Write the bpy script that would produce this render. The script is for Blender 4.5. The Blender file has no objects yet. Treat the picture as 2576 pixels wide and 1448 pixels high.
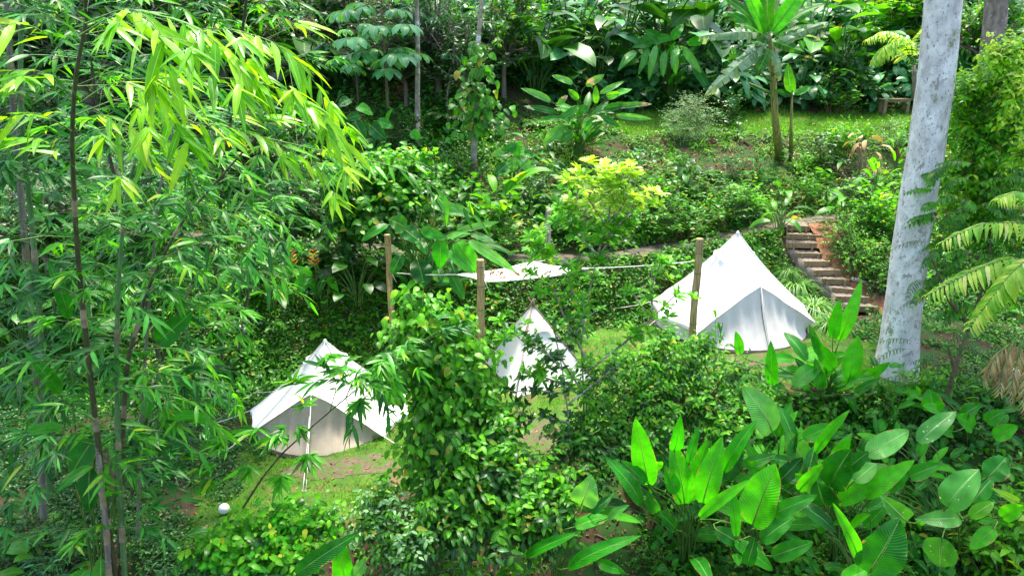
import bpy, math, random
import numpy as np
from mathutils import Vector, Matrix
rad = math.radians
random.seed(7)
RS = np.random.RandomState(11)
scene = bpy.context.scene
COL = scene.collection

# ------------------------------------------------------------------ camera, world, sun, exposure
EYE = np.array([0.0, 0.0, 8.5]); PITCH = rad(18.0); FPX = 1840.0; CX, CY = 1288.0, 724.0
cd = bpy.data.cameras.new('camera'); cam = bpy.data.objects.new('camera', cd); COL.objects.link(cam)
cam.location = EYE; cam.rotation_euler = (rad(90) - PITCH, 0, 0)
cd.sensor_width = 36.0; cd.lens = 36.0 * FPX / 2576.0; cd.clip_start = 0.1; cd.clip_end = 500
scene.camera = cam
SUN_EL, SUN_AZ = rad(71), rad(12)        # azimuth measured from +Y (away from the camera) towards +X
world = bpy.data.worlds.new('World'); scene.world = world; world.use_nodes = True
wn = world.node_tree; wn.nodes.clear()
sky = wn.nodes.new('ShaderNodeTexSky'); sky.sky_type = 'NISHITA'; sky.sun_disc = False
sky.sun_elevation = SUN_EL; sky.sun_rotation = SUN_AZ; sky.dust_density = 3.0; sky.air_density = 1.0; sky.ozone_density = 1.0
bg = wn.nodes.new('ShaderNodeBackground'); bg.inputs[1].default_value = 0.15
wo = wn.nodes.new('ShaderNodeOutputWorld')
wn.links.new(sky.outputs[0], bg.inputs[0]); wn.links.new(bg.outputs[0], wo.inputs[0])
sd = bpy.data.lights.new('sun', 'SUN'); sd.energy = 2.7; sd.angle = rad(10.0); sd.color = (1.0, 0.93, 0.80)
sun = bpy.data.objects.new('sun', sd); COL.objects.link(sun)
to_sun = Vector((math.cos(SUN_EL) * math.sin(SUN_AZ), math.cos(SUN_EL) * math.cos(SUN_AZ), math.sin(SUN_EL)))
sun.rotation_euler = to_sun.to_track_quat('Z', 'Y').to_euler(); sun.location = (-10, 20, 40)
scene.view_settings.view_transform = 'Standard'; scene.view_settings.look = 'None'
scene.view_settings.exposure = 1.95; scene.view_settings.gamma = 1.0
scene.render.engine = 'CYCLES'
scene.cycles.max_bounces = 8; scene.cycles.diffuse_bounces = 3; scene.cycles.glossy_bounces = 2
scene.cycles.transmission_bounces = 4; scene.cycles.transparent_max_bounces = 4; scene.cycles.caustics_reflective = False

# ------------------------------------------------------------------ pixel helpers (photo seen 2576 px wide)
FW = np.array([0, math.cos(PITCH), -math.sin(PITCH)]); UP = np.array([0, math.sin(PITCH), math.cos(PITCH)]); RT = np.array([1.0, 0, 0])
def ray(px, py):
    return FW + (px - CX) / FPX * RT - (py - CY) / FPX * UP
def R(px, py, d):
    r = ray(px, py); return EYE + r * (d / r[1])
def depth(p):
    return float(np.dot(np.asarray(p) - EYE, FW))

# ------------------------------------------------------------------ terrain
PATH_PX = [(-400, 560, 22.6), (200, 580, 22.6), (600, 595, 22.5), (880, 618, 22.3), (1300, 650, 22.4), (1500, 648, 22.6), (1700, 622, 23.6), (1900, 578, 25.0), (2080, 548, 25.5), (2350, 540, 25.9), (2900, 530, 26.5)]
PATH = np.array([R(*p) for p in PATH_PX])
YB = np.array([(-30, 17.0), (-8, 17.4), (-4, 18.3), (-1.5, 19.2), (1.3, 20.0), (4, 21.0), (7, 22.6), (9, 22.0), (10.8, 21.3), (14, 21.0), (40, 21)])
YF = np.array([(-30, 10.5), (-6, 11.2), (-3.5, 11.6), (-1.5, 12.4), (0.8, 13.6), (3, 14.6), (7, 15.4), (12, 15.2), (40, 15)])
def H(x, y):
    x = np.asarray(x, float); y = np.asarray(y, float)
    zt = np.clip(0.085 * (x + 3.7), -0.25, 0.86)
    yb = np.interp(x, YB[:, 0], YB[:, 1]); yf = np.interp(x, YF[:, 0], YF[:, 1])
    yp = np.interp(x, PATH[:, 0], PATH[:, 1]); zp = np.interp(x, PATH[:, 0], PATH[:, 2])
    p0 = yp - 0.55; p1 = yp + 0.55
    z = np.where(y < yf, zt - 0.25 * np.clip((yf - y) / 0.3, 0, 1) - 0.62 * np.clip(yf - y, 0, 5) - 0.3 * np.clip(yf - y - 5, 0, 40), zt)
    t = np.clip((y - yb) / (p0 - yb), 0, 1); tt = t * t * (3 - 2 * t) * 0.6 + t * 0.4
    z = np.where(y > yb, zt + (zp - zt) * tt, z)
    flat = np.interp(x, [-2, 4], [0.0, 1.0])
    t2 = np.clip((y - p1) / (31.0 - p1), 0, 1)
    zl1 = 5.04 + (1 - flat) * 0.3
    z = np.where(y > p1, zp + (zl1 - zp) * t2, z)
    z = np.where(y > 31, zl1 + (0.14 * flat + 0.42 * (1 - flat)) * np.clip(y - 31, 0, 4), z)
    z = np.where(y > 35, z + 0.52 * (y - 35), z)
    onflat = ((y > yf + 0.3) & (y < yb)) | ((y > p0) & (y < p1))
    n = 0.05 * np.sin(1.3 * x + 0.7 * y) * np.sin(1.1 * y - 0.5 * x) + 0.03 * np.sin(3.1 * x + 1.2) * np.sin(2.7 * y)
    return z + n * np.where(onflat, 0.25, 1.0)
def G(px, py):
    r = ray(px, py); t = 4.0
    while t < 120:
        p = EYE + r * t
        if p[2] < H(p[0], p[1]): break
        t += 0.25
    a, b = t - 0.25, t
    for _ in range(12):
        m = 0.5 * (a + b); p = EYE + r * m
        if p[2] < H(p[0], p[1]): b = m
        else: a = m
    p = EYE + r * b; p[2] = float(H(p[0], p[1])); return p
def ground(x, y): return np.array([x, y, float(H(x, y))])

# ------------------------------------------------------------------ materials
MATS = {}
def nodes(name):
    m = bpy.data.materials.new(name); m.use_nodes = True; nt = m.node_tree; nt.nodes.clear(); return m, nt
def N(nt, typ, **kw):
    n = nt.nodes.new(typ)
    for k, v in kw.items():
        if k.startswith('i_'): n.inputs[int(k[2:])].default_value = v
        else: setattr(n, k, v)
    return n
def c4(c): return (c[0], c[1], c[2], 1.0)
def mixc(nt, fac, a, b, blend='MIX'):
    n = nt.nodes.new('ShaderNodeMix'); n.data_type = 'RGBA'; n.blend_type = blend
    for s, v in ((0, fac), (6, a), (7, b)):
        if isinstance(v, (float, int)): n.inputs[s].default_value = v
        elif isinstance(v, tuple): n.inputs[s].default_value = c4(v)
        else: nt.links.new(v, n.inputs[s])
    return n.outputs[2]
def ramp(nt, src, pts):
    n = nt.nodes.new('ShaderNodeValToRGB'); e = n.color_ramp.elements
    while len(e) < len(pts): e.new(0.5)
    for k, (p, c) in enumerate(pts): e[k].position = p; e[k].color = c4(c) if len(c) == 3 else c
    nt.links.new(src, n.inputs[0]); return n.outputs[0]
def math_(nt, op, a, b=None, clamp=False):
    n = nt.nodes.new('ShaderNodeMath'); n.operation = op; n.use_clamp = clamp
    for k, v in enumerate((a, b)):
        if v is None: continue
        if isinstance(v, (int, float)): n.inputs[k].default_value = v
        else: nt.links.new(v, n.inputs[k])
    return n.outputs[0]

def leafmat(name, ca, cb, cc=None, rough=0.38, trans=0.35, rib=None, veins=0.0, spots=None, tboost=1.5, spec=0.34):
    """ca dark, cb light green per leaf; cc a rare colour; rib = midrib colour"""
    m, nt = nodes(name); L = nt.links.new
    geo = N(nt, 'ShaderNodeNewGeometry'); oi = N(nt, 'ShaderNodeObjectInfo')
    f = math_(nt, 'FRACT', math_(nt, 'ADD', geo.outputs['Random Per Island'], oi.outputs['Random']))
    pts = [(0.0, ca), (0.55, tuple(0.5 * (a + b) for a, b in zip(ca, cb))), (0.93, cb)]
    pts.append((0.985, cc if cc else cb))
    col = ramp(nt, f, pts)
    tc = N(nt, 'ShaderNodeTexCoord')
    no = N(nt, 'ShaderNodeTexNoise'); no.inputs['Scale'].default_value = 6.0; no.inputs['Detail'].default_value = 3
    L(tc.outputs['Object'], no.inputs['Vector'])
    col = mixc(nt, 0.55, col, ramp(nt, no.outputs[0], [(0.3, (0.45, 0.5, 0.5)), (0.7, (1.25, 1.2, 1.1))]), 'MULTIPLY')
    sep = N(nt, 'ShaderNodeSeparateXYZ'); L(tc.outputs['UV'], sep.inputs[0])
    u = math_(nt, 'ABSOLUTE', math_(nt, 'SUBTRACT', sep.outputs[0], 0.5))
    if rib:
        mask = math_(nt, 'LESS_THAN', u, 0.028)
        col = mixc(nt, math_(nt, 'MULTIPLY', mask, 0.8), col, rib)
    bump = None
    if veins > 0:
        w = math_(nt, 'SINE', math_(nt, 'MULTIPLY', math_(nt, 'SUBTRACT', sep.outputs[1], math_(nt, 'MULTIPLY', u, 0.35)), 150.0))
        bump = N(nt, 'ShaderNodeBump'); bump.inputs['Strength'].default_value = veins; bump.inputs['Distance'].default_value = 0.006
        L(w, bump.inputs['Height'])
        col = mixc(nt, math_(nt, 'MULTIPLY', math_(nt, 'ADD', w, 1.0), 0.20), col, (0.45, 0.62, 0.4), 'MULTIPLY')
    if veins > 0:                                                   # dry brown edges and small blemishes
        n3 = N(nt, 'ShaderNodeTexNoise'); n3.inputs['Scale'].default_value = 9.0; n3.inputs['Detail'].default_value = 6; L(tc.outputs['Object'], n3.inputs['Vector'])
        e_ = math_(nt, 'ADD', n3.outputs[0], math_(nt, 'MULTIPLY', math_(nt, 'POWER', math_(nt, 'MULTIPLY', u, 2.0), 8.0), 0.22))
        col = mixc(nt, ramp(nt, e_, [(0.70, (0, 0, 0)), (0.74, (1, 1, 1))]), col, (0.30, 0.22, 0.07))
    if spots:
        n2 = N(nt, 'ShaderNodeTexNoise'); n2.inputs['Scale'].default_value = spots[1]; n2.inputs['Detail'].default_value = 6
        L(tc.outputs['Object'], n2.inputs['Vector'])
        col = mixc(nt, ramp(nt, n2.outputs[0], [(spots[2], (0, 0, 0)), (spots[2] + 0.04, (1, 1, 1))]), col, spots[0])
    p = N(nt, 'ShaderNodeBsdfPrincipled'); p.inputs['Roughness'].default_value = rough
    p.inputs['Specular IOR Level'].default_value = spec
    L(col, p.inputs['Base Color'])
    t = N(nt, 'ShaderNodeBsdfTranslucent')
    L(mixc(nt, 1.0, col, (tboost * 1.25, tboost * 1.15, 0.5), 'MULTIPLY'), t.inputs[0])
    if bump: L(bump.outputs[0], p.inputs['Normal'])
    mx = N(nt, 'ShaderNodeMixShader'); mx.inputs[0].default_value = trans
    o = N(nt, 'ShaderNodeOutputMaterial'); L(p.outputs[0], mx.inputs[1]); L(t.outputs[0], mx.inputs[2]); L(mx.outputs[0], o.inputs[0])
    MATS[name] = m; return m

def stdmat(name, ca, cb, scale=8.0, rough=0.8, bump=0.0, detail=5, stretch=None, trans=0.0, spots=None, bands=None, lo=0.35, hi=0.65):
    m, nt = nodes(name); L = nt.links.new
    tc = N(nt, 'ShaderNodeTexCoord'); mp = N(nt, 'ShaderNodeMapping')
    if stretch: mp.inputs['Scale'].default_value = stretch
    L(tc.outputs['Object'], mp.inputs[0])
    no = N(nt, 'ShaderNodeTexNoise'); no.inputs['Scale'].default_value = scale; no.inputs['Detail'].default_value = detail
    no.inputs['Roughness'].default_value = 0.65; L(mp.outputs[0], no.inputs['Vector'])
    col = ramp(nt, no.outputs[0], [(lo, ca), (hi, cb)])
    if spots:
        for (sc_, sca, thr, wid) in spots:
            n2 = N(nt, 'ShaderNodeTexNoise'); n2.inputs['Scale'].default_value = sca; n2.inputs['Detail'].default_value = 6; n2.inputs['Roughness'].default_value = 0.7
            L(mp.outputs[0], n2.inputs['Vector'])
            col = mixc(nt, ramp(nt, n2.outputs[0], [(thr, (0, 0, 0)), (thr + wid, (1, 1, 1))]), col, sc_)
    p = N(nt, 'ShaderNodeBsdfPrincipled'); p.inputs['Roughness'].default_value = rough; p.inputs['Specular IOR Level'].default_value = 0.3
    L(col, p.inputs['Base Color'])
    if bump:
        b = N(nt, 'ShaderNodeBump'); b.inputs['Strength'].default_value = bump; b.inputs['Distance'].default_value = 0.03
        L(no.outputs[0], b.inputs['Height']); L(b.outputs[0], p.inputs['Normal'])
    o = N(nt, 'ShaderNodeOutputMaterial')
    if trans:
        t = N(nt, 'ShaderNodeBsdfTranslucent'); L(col, t.inputs[0])
        mx = N(nt, 'ShaderNodeMixShader'); mx.inputs[0].default_value = trans
        L(p.outputs[0], mx.inputs[1]); L(t.outputs[0], mx.inputs[2]); L(mx.outputs[0], o.inputs[0])
    else: L(p.outputs[0], o.inputs[0])
    MATS[name] = m; return m

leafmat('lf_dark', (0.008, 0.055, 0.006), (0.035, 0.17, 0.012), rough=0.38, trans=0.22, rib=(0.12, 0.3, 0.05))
leafmat('lf_mid', (0.014, 0.10, 0.006), (0.085, 0.36, 0.010), (0.35, 0.30, 0.03), rough=0.42, trans=0.4, rib=(0.15, 0.4, 0.06))
leafmat('lf_bright', (0.03, 0.20, 0.005), (0.17, 0.56, 0.010), (0.45, 0.45, 0.03), rough=0.45, trans=0.48, rib=(0.3, 0.55, 0.1))
leafmat('lf_yellow', (0.16, 0.46, 0.012), (0.66, 0.80, 0.10), (0.85, 0.88, 0.35), rough=0.4, trans=0.4, rib=(0.7, 0.75, 0.2))
leafmat('lf_blue', (0.015, 0.10, 0.03), (0.09, 0.34, 0.12), rough=0.36, trans=0.3, rib=(0.2, 0.4, 0.15))
leafmat('lf_umbrella', (0.05, 0.24, 0.07), (0.15, 0.46, 0.17), rough=0.33, trans=0.35, rib=(0.3, 0.55, 0.25))
leafmat('lf_grey', (0.12, 0.30, 0.10), (0.28, 0.50, 0.22), rough=0.6, trans=0.3)
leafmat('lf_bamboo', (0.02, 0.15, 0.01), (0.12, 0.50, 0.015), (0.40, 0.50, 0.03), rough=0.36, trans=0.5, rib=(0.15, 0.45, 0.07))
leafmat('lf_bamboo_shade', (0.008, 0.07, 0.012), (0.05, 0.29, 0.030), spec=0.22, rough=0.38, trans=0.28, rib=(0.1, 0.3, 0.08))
leafmat('lf_paddle', (0.025, 0.32, 0.006), (0.09, 0.56, 0.010), rough=0.4, trans=0.48, rib=(0.18, 0.5, 0.06), veins=0.5)
leafmat('lf_paddle_dark', (0.008, 0.13, 0.010), (0.04, 0.34, 0.016), rough=0.3, trans=0.3, rib=(0.2, 0.45, 0.1), veins=0.5)
leafmat('lf_paddle_pale', (0.07, 0.36, 0.05), (0.16, 0.52, 0.09), rough=0.28, trans=0.3, rib=(0.45, 0.65, 0.25), veins=0.6)
leafmat('lf_spotted', (0.03, 0.22, 0.02), (0.08, 0.34, 0.04), rough=0.4, trans=0.3, rib=(0.35, 0.55, 0.2), spots=((0.50, 0.6, 0.30), 14.0, 0.65))
leafmat('lf_burnt', (0.06, 0.26, 0.03), (0.12, 0.38, 0.04), rough=0.45, trans=0.3, rib=(0.3, 0.4, 0.15), spots=((0.5, 0.33, 0.24), 3.0, 0.52))
leafmat('lf_banana', (0.02, 0.16, 0.008), (0.07, 0.34, 0.015), rough=0.35, trans=0.32, rib=(0.4, 0.65, 0.15), veins=0.5)
leafmat('lf_banana_old', (0.18, 0.33, 0.2), (0.35, 0.48, 0.32), rough=0.45, trans=0.3, rib=(0.5, 0.6, 0.3), veins=0.5)
leafmat('lf_palm', (0.12, 0.42, 0.03), (0.60, 0.75, 0.12), (0.8, 0.75, 0.3), rough=0.4, trans=0.4)
leafmat('lf_sunlit', (0.08, 0.34, 0.005), (0.36, 0.66, 0.012), (0.5, 0.65, 0.06), rough=0.30, trans=0.45, rib=(0.4, 0.7, 0.15))  # sunlit bamboo leaf: the sun's glow is put into the yellower green
leafmat('lf_dead', (0.28, 0.18, 0.08), (0.62, 0.46, 0.25), (0.7, 0.55, 0.3), rough=0.8, trans=0.15)
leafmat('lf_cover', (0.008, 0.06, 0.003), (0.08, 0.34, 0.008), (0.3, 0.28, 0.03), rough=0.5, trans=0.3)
leafmat('grass', (0.045, 0.19, 0.006), (0.16, 0.46, 0.010), (0.4, 0.33, 0.12), rough=0.6, trans=0.35)
leafmat('ribbon', (0.08, 0.24, 0.04), (0.22, 0.45, 0.10), (0.45, 0.5, 0.2), rough=0.45, trans=0.3)
leafmat('litter', (0.06, 0.028, 0.014), (0.28, 0.15, 0.07), (0.5, 0.3, 0.1), rough=0.85, trans=0.1)
leafmat('flower_orange', (0.8, 0.16, 0.02), (0.95, 0.3, 0.04), rough=0.5, trans=0.2)
leafmat('flower_blue', (0.25, 0.25, 0.8), (0.45, 0.45, 0.9), rough=0.5, trans=0.3)
stdmat('soil', (0.025, 0.014, 0.008), (0.085, 0.045, 0.025), 5.0, 0.95, 0.6, 8, spots=[((0.16, 0.09, 0.045), 22.0, 0.60, 0.05), ((0.02, 0.07, 0.008), 1.1, 0.44, 0.12)])
stdmat('red_earth', (0.13, 0.055, 0.028), (0.25, 0.12, 0.065), 6.0, 0.95, 0.5, 8, spots=[((0.45, 0.26, 0.10), 26.0, 0.64, 0.04)])
stdmat('lawn', (0.03, 0.075, 0.010), (0.07, 0.17, 0.012), 2.2, 0.95, 0.4, 8, spots=[((0.13, 0.085, 0.04), 1.5, 0.54, 0.10), ((0.20, 0.13, 0.06), 24.0, 0.62, 0.04)])
stdmat('bare', (0.07, 0.05, 0.032), (0.15, 0.11, 0.075), 12.0, 0.95, 0.4, 8, spots=[((0.05, 0.11, 0.012), 3.0, 0.46, 0.1)])
stdmat('path_gravel', (0.06, 0.05, 0.04), (0.22, 0.18, 0.14), 40.0, 0.95, 0.9, 5, spots=[((0.04, 0.08, 0.012), 2.5, 0.50, 0.1)])
stdmat('gravel', (0.07, 0.06, 0.05), (0.34, 0.30, 0.26), 55.0, 0.95, 0.9, 4, spots=[((0.10, 0.07, 0.04), 6.0, 0.58, 0.08)])
stdmat('tread_gravel', (0.08, 0.065, 0.05), (0.30, 0.26, 0.22), 45.0, 0.95, 0.9, 5, spots=[((0.14, 0.08, 0.045), 4.0, 0.56, 0.1)])
stdmat('timber', (0.14, 0.095, 0.05), (0.33, 0.24, 0.14), 10.0, 0.75, 0.3, 6, stretch=(0.35, 5, 5))
stdmat('timber_dark', (0.12, 0.09, 0.05), (0.24, 0.18, 0.10), 10.0, 0.8, 0.3, 6, stretch=(0.35, 5, 5))
stdmat('bamboo_post', (0.20, 0.13, 0.055), (0.52, 0.38, 0.17), 5.0, 0.6, 0.15, 6, stretch=(6, 6, 0.5), spots=[((0.07, 0.05, 0.03), 3.0, 0.60, 0.1)])
stdmat('bamboo_grey', (0.20, 0.16, 0.13), (0.42, 0.36, 0.30), 5.0, 0.6, 0.15, 6, stretch=(6, 6, 0.6), spots=[((0.07, 0.05, 0.03), 3.0, 0.60, 0.1)])
stdmat('bamboo_node', (0.14, 0.10, 0.05), (0.30, 0.22, 0.11), 9.0, 0.7, 0.1)
stdmat('culm_dark', (0.030, 0.040, 0.015), (0.10, 0.085, 0.04), 4.0, 0.5, 0.1, 5, stretch=(5, 5, 0.7), spots=[((0.26, 0.20, 0.12), 2.5, 0.62, 0.08)])
stdmat('culm_green', (0.05, 0.13, 0.04), (0.14, 0.26, 0.09), 4.0, 0.45, 0.1, 5, stretch=(5, 5, 0.6), spots=[((0.30, 0.26, 0.20), 2.0, 0.60, 0.06)])
stdmat('culm_grey', (0.13, 0.11, 0.09), (0.28, 0.24, 0.20), 4.0, 0.6, 0.1, 5, stretch=(5, 5, 0.6))
stdmat('sheath', (0.17, 0.13, 0.08), (0.36, 0.28, 0.18), 6.0, 0.7, 0.1)
stdmat('twig', (0.06, 0.05, 0.025), (0.16, 0.13, 0.06), 6.0, 0.8)
stdmat('green_stem', (0.04, 0.11, 0.02), (0.12, 0.24, 0.04), 6.0, 0.5)
stdmat('bark_pale', (0.46, 0.43, 0.40), (0.80, 0.76, 0.71), 3.4, 0.9, 0.9, 10, stretch=(1.3, 1.3, 0.8), spots=[((0.82, 0.79, 0.75), 1.4, 0.52, 0.08), ((0.33, 0.30, 0.28), 5.0, 0.57, 0.05), ((0.15, 0.13, 0.12), 17.0, 0.60, 0.03), ((0.26, 0.28, 0.15), 1.3, 0.58, 0.06), ((0.30, 0.27, 0.26), 6.0, 0.66, 0.03)])
stdmat('bark_brown', (0.12, 0.09, 0.07), (0.32, 0.26, 0.21), 5.0, 0.9, 0.5, 8, stretch=(1.5, 1.5, 0.7), spots=[((0.55, 0.53, 0.50), 7.0, 0.62, 0.04)])
stdmat('bark_thin', (0.16, 0.12, 0.08), (0.42, 0.36, 0.28), 4.0, 0.9, 0.3, 8, spots=[((0.62, 0.60, 0.56), 3.0, 0.56, 0.06), ((0.07, 0.10, 0.04), 2.0, 0.60, 0.08)])
stdmat('banana_stem', (0.12, 0.10, 0.03), (0.34, 0.32, 0.08), 3.0, 0.5, 0.2, 6, stretch=(7, 7, 0.5), spots=[((0.10, 0.05, 0.03), 1.8, 0.55, 0.1)])
stdmat('canvas_white', (0.82, 0.79, 0.74), (0.88, 0.85, 0.80), 2.0, 0.85, 0.15, 6, trans=0.15, spots=[((0.70, 0.67, 0.60), 1.7, 0.60, 0.12)])
stdmat('canvas_shaded_beige', (0.42, 0.34, 0.26), (0.54, 0.45, 0.36), 2.5, 0.9, 0.12, 5, trans=0.08, spots=[((0.30, 0.24, 0.19), 2.2, 0.64, 0.12)])  # roof cloth in shade: the shade is put into a darker beige
stdmat('canvas_shaded_grey', (0.58, 0.55, 0.52), (0.68, 0.65, 0.62), 2.5, 0.9, 0.12, 5, trans=0.08)  # same cloth on the large tent, its shade put into the grey
stdmat('canvas_vent', (0.30, 0.29, 0.28), (0.42, 0.41, 0.40), 6.0, 0.9)
stdmat('rope', (0.62, 0.60, 0.55), (0.80, 0.78, 0.72), 30.0, 0.8)
stdmat('rope_brown', (0.20, 0.14, 0.08), (0.36, 0.27, 0.16), 30.0, 0.9)
stdmat('groundsheet', (0.05, 0.045, 0.035), (0.11, 0.09, 0.07), 6.0, 0.8)
stdmat('peg', (0.35, 0.28, 0.2), (0.5, 0.42, 0.3), 10.0, 0.7)
stdmat('lamp_glass', (0.78, 0.79, 0.82), (0.86, 0.87, 0.9), 4.0, 0.35, 0.0, trans=0.1)
stdmat('plastic_dark', (0.05, 0.05, 0.05), (0.08, 0.08, 0.08), 5.0, 0.5)
stdmat('stone', (0.25, 0.22, 0.19), (0.5, 0.46, 0.42), 6.0, 0.9, 0.4)
stdmat('white_paint', (0.75, 0.76, 0.78), (0.82, 0.83, 0.85), 5.0, 0.5)

# ------------------------------------------------------------------ mesh building
class MB:
    def __init__(s): s.v = []; s.q = []; s.t = []; s.uv = []; s.n = 0
    def add(s, v, q=None, t=None, uv=None):
        v = np.asarray(v, float).reshape(-1, 3)
        if q is not None and len(q): s.q.append(np.asarray(q, int) + s.n)
        if t is not None and len(t): s.t.append(np.asarray(t, int) + s.n)
        s.v.append(v); s.uv.append(np.zeros((len(v), 2)) if uv is None else np.asarray(uv, float)); s.n += len(v)
    def inst(s, tmpl, M, T):
        """tmpl=(v,q,uv); M (N,3,3) columns = axes; T (N,3)"""
        v, q, uv = tmpl; n = len(T)
        if n == 0: return
        V = np.einsum('nij,kj->nki', M, v) + T[:, None, :]
        Q = (q[None] + (np.arange(n) * len(v))[:, None, None]).reshape(-1, 4)
        s.add(V.reshape(-1, 3), q=Q, uv=np.tile(uv, (n, 1)))
    def mesh(s, name, mat, origin=(0, 0, 0), smooth=True):
        me = bpy.data.meshes.new(name)
        V = np.concatenate(s.v) - np.asarray(origin, float); UVv = np.concatenate(s.uv)
        q = np.concatenate(s.q) if s.q else np.zeros((0, 4), int); t = np.concatenate(s.t) if s.t else np.zeros((0, 3), int)
        me.vertices.add(len(V)); me.vertices.foreach_set('co', V.astype(np.float32).ravel())
        li = np.concatenate([q.ravel(), t.ravel()]).astype(np.int32)
        me.loops.add(len(li)); me.loops.foreach_set('vertex_index', li)
        ls = np.concatenate([np.arange(len(q)) * 4, len(q) * 4 + np.arange(len(t)) * 3]).astype(np.int32)
        lt = np.concatenate([np.full(len(q), 4), np.full(len(t), 3)]).astype(np.int32)
        me.polygons.add(len(ls)); me.polygons.foreach_set('loop_start', ls); me.polygons.foreach_set('loop_total', lt)
        me.polygons.foreach_set('use_smooth', np.full(len(ls), smooth))
        uvl = me.uv_layers.new(name='UVMap'); uvl.data.foreach_set('uv', UVv[li].astype(np.float32).ravel())
        me.materials.append(MATS[mat] if isinstance(mat, str) else mat)
        me.update(calc_edges=True); me.validate(); return me
    def build(s, name, mat, parent=None, origin=(0, 0, 0), smooth=True):
        o = bpy.data.objects.new(name, s.mesh(name, mat, origin, smooth)); COL.objects.link(o)
        if parent is not None: o.parent = parent
        else: o.location = origin
        return o
    def tube(s, pts, r, sides=7, cap=True):
        pts = np.asarray(pts, float); n = len(pts); r = np.broadcast_to(np.asarray(r, float), (n,))
        tan = np.gradient(pts, axis=0); tan /= np.linalg.norm(tan, axis=1)[:, None] + 1e-9
        ref = np.array([1.0, 0, 0]) if abs(tan[0][0]) < 0.8 else np.array([0, 1.0, 0])
        a = np.linspace(0, 2 * np.pi, sides, endpoint=False); V = []; UVv = []
        for k in range(n):
            x = np.cross(tan[k], ref); x /= np.linalg.norm(x) + 1e-9; y = np.cross(tan[k], x); ref = -np.cross(tan[k], x) if False else ref
            V.append(pts[k] + r[k] * (np.cos(a)[:, None] * x + np.sin(a)[:, None] * y)); 
        Q = [(k * sides + j, k * sides + (j + 1) % sides, (k + 1) * sides + (j + 1) % sides, (k + 1) * sides + j) for k in range(n - 1) for j in range(sides)]
        V = np.concatenate(V); T = []
        if cap:
            V = np.vstack([V, pts[0], pts[-1]]); b = n * sides
            T = [(b, (j + 1) % sides, j) for j in range(sides)] + [(b + 1, (n - 1) * sides + j, (n - 1) * sides + (j + 1) % sides) for j in range(sides)]
        s.add(V, q=Q, t=T)
    def box(s, c, ax, ay, az):
        """centre and three half-axis vectors"""
        c, ax, ay, az = (np.asarray(k, float) for k in (c, ax, ay, az))
        V = [c + i * ax + j * ay + k * az for i in (-1, 1) for j in (-1, 1) for k in (-1, 1)]
        s.add(V, q=[(0, 1, 3, 2), (4, 6, 7, 5), (0, 4, 5, 1), (2, 3, 7, 6), (0, 2, 6, 4), (1, 5, 7, 3)])

def prof(s, a, b):
    w = np.power(np.clip(s, 1e-4, 1), a) * np.power(np.clip(1 - s, 1e-4, 1), b)
    sm = a / (a + b); return w / (sm ** a * (1 - sm) ** b)
SHP = {'lance': (0.55, 1.15), 'ovate': (0.5, 0.95), 'paddle': (0.46, 0.74), 'heli': (0.52, 0.85), 'round': (0.36, 0.70), 'obov': (1.1, 0.55)}
def leaf_t(kind='ovate', L=1.0, W=0.4, nl=3, droop=0.4, fold=0.15, wave=0.0):
    """template along +Y, normal +Z"""
    s = np.linspace(0, 1, nl + 1); a, b = SHP[kind]; ss = 0.03 + 0.96 * s
    w = prof(ss, a, b) * W / 2; w[-1] *= 0.15
    ang = -droop * s * 1.2; dy = np.cos(ang); dz = np.sin(ang)
    y = np.concatenate([[0], np.cumsum((dy[1:] + dy[:-1]) / 2)]) * L / nl; z = np.concatenate([[0], np.cumsum((dz[1:] + dz[:-1]) / 2)]) * L / nl
    z = z + 0.25 * droop * L * s
    V = []; U = []
    for k in range(nl + 1):
        wv = wave * W * math.sin(k * 2.4)
        V += [(-w[k], y[k], z[k] + fold * w[k] * 2 + wv), (0, y[k], z[k]), (w[k], y[k], z[k] + fold * w[k] * 2 - wv)]
        U += [(0, s[k]), (0.5, s[k]), (1, s[k])]
    Q = []
    for k in range(nl):
        b0 = k * 3
        Q += [(b0, b0 + 1, b0 + 4, b0 + 3), (b0 + 1, b0 + 2, b0 + 5, b0 + 4)]
    return np.array(V), np.array(Q), np.array(U)
def nrm(v): return v / (np.linalg.norm(v, axis=-1, keepdims=True) + 1e-9)
def frames(D, U, S, SX=None):
    """leaf y axis = D, normal close to U, scale S"""
    D = nrm(np.asarray(D, float)); X = nrm(np.cross(D, U)); Z = np.cross(X, D)
    S = np.broadcast_to(np.asarray(S, float), (len(D),))[:, None]
    SX = S if SX is None else S * SX
    return np.stack([X * SX, D * S, Z * S], axis=2)
T_OV = leaf_t('ovate', 1, 0.46, 3, 0.5, 0.12); T_LANCE = leaf_t('lance', 1, 0.17, 4, 0.7, 0.15)
T_OV4 = leaf_t('ovate', 1, 0.44, 5, 0.6, 0.12, 0.03); T_OBL = leaf_t('obov', 1, 0.34, 4, 0.5, 0.12)
T_HEART = leaf_t('round', 1, 0.62, 4, 0.6, 0.1, 0.02); T_CAL = leaf_t('paddle', 1, 0.44, 6, 0.7, 0.10, 0.035)
T_HEL = leaf_t('heli', 1, 0.30, 7, 0.9, 0.12, 0.03); T_STRIP = leaf_t('lance', 1, 0.10, 3, 0.9, 0.2)
T_BLADE = leaf_t('lance', 1, 0.09, 2, 0.5, 0.1); T_CHIP = leaf_t('ovate', 1, 0.5, 2, 0.9, 0.3)
T_BAM = leaf_t('lance', 1, 0.165, 5, 0.34, 0.10); T_LOBE = leaf_t('obov', 1, 0.36, 5, 0.9, 0.1)

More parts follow.
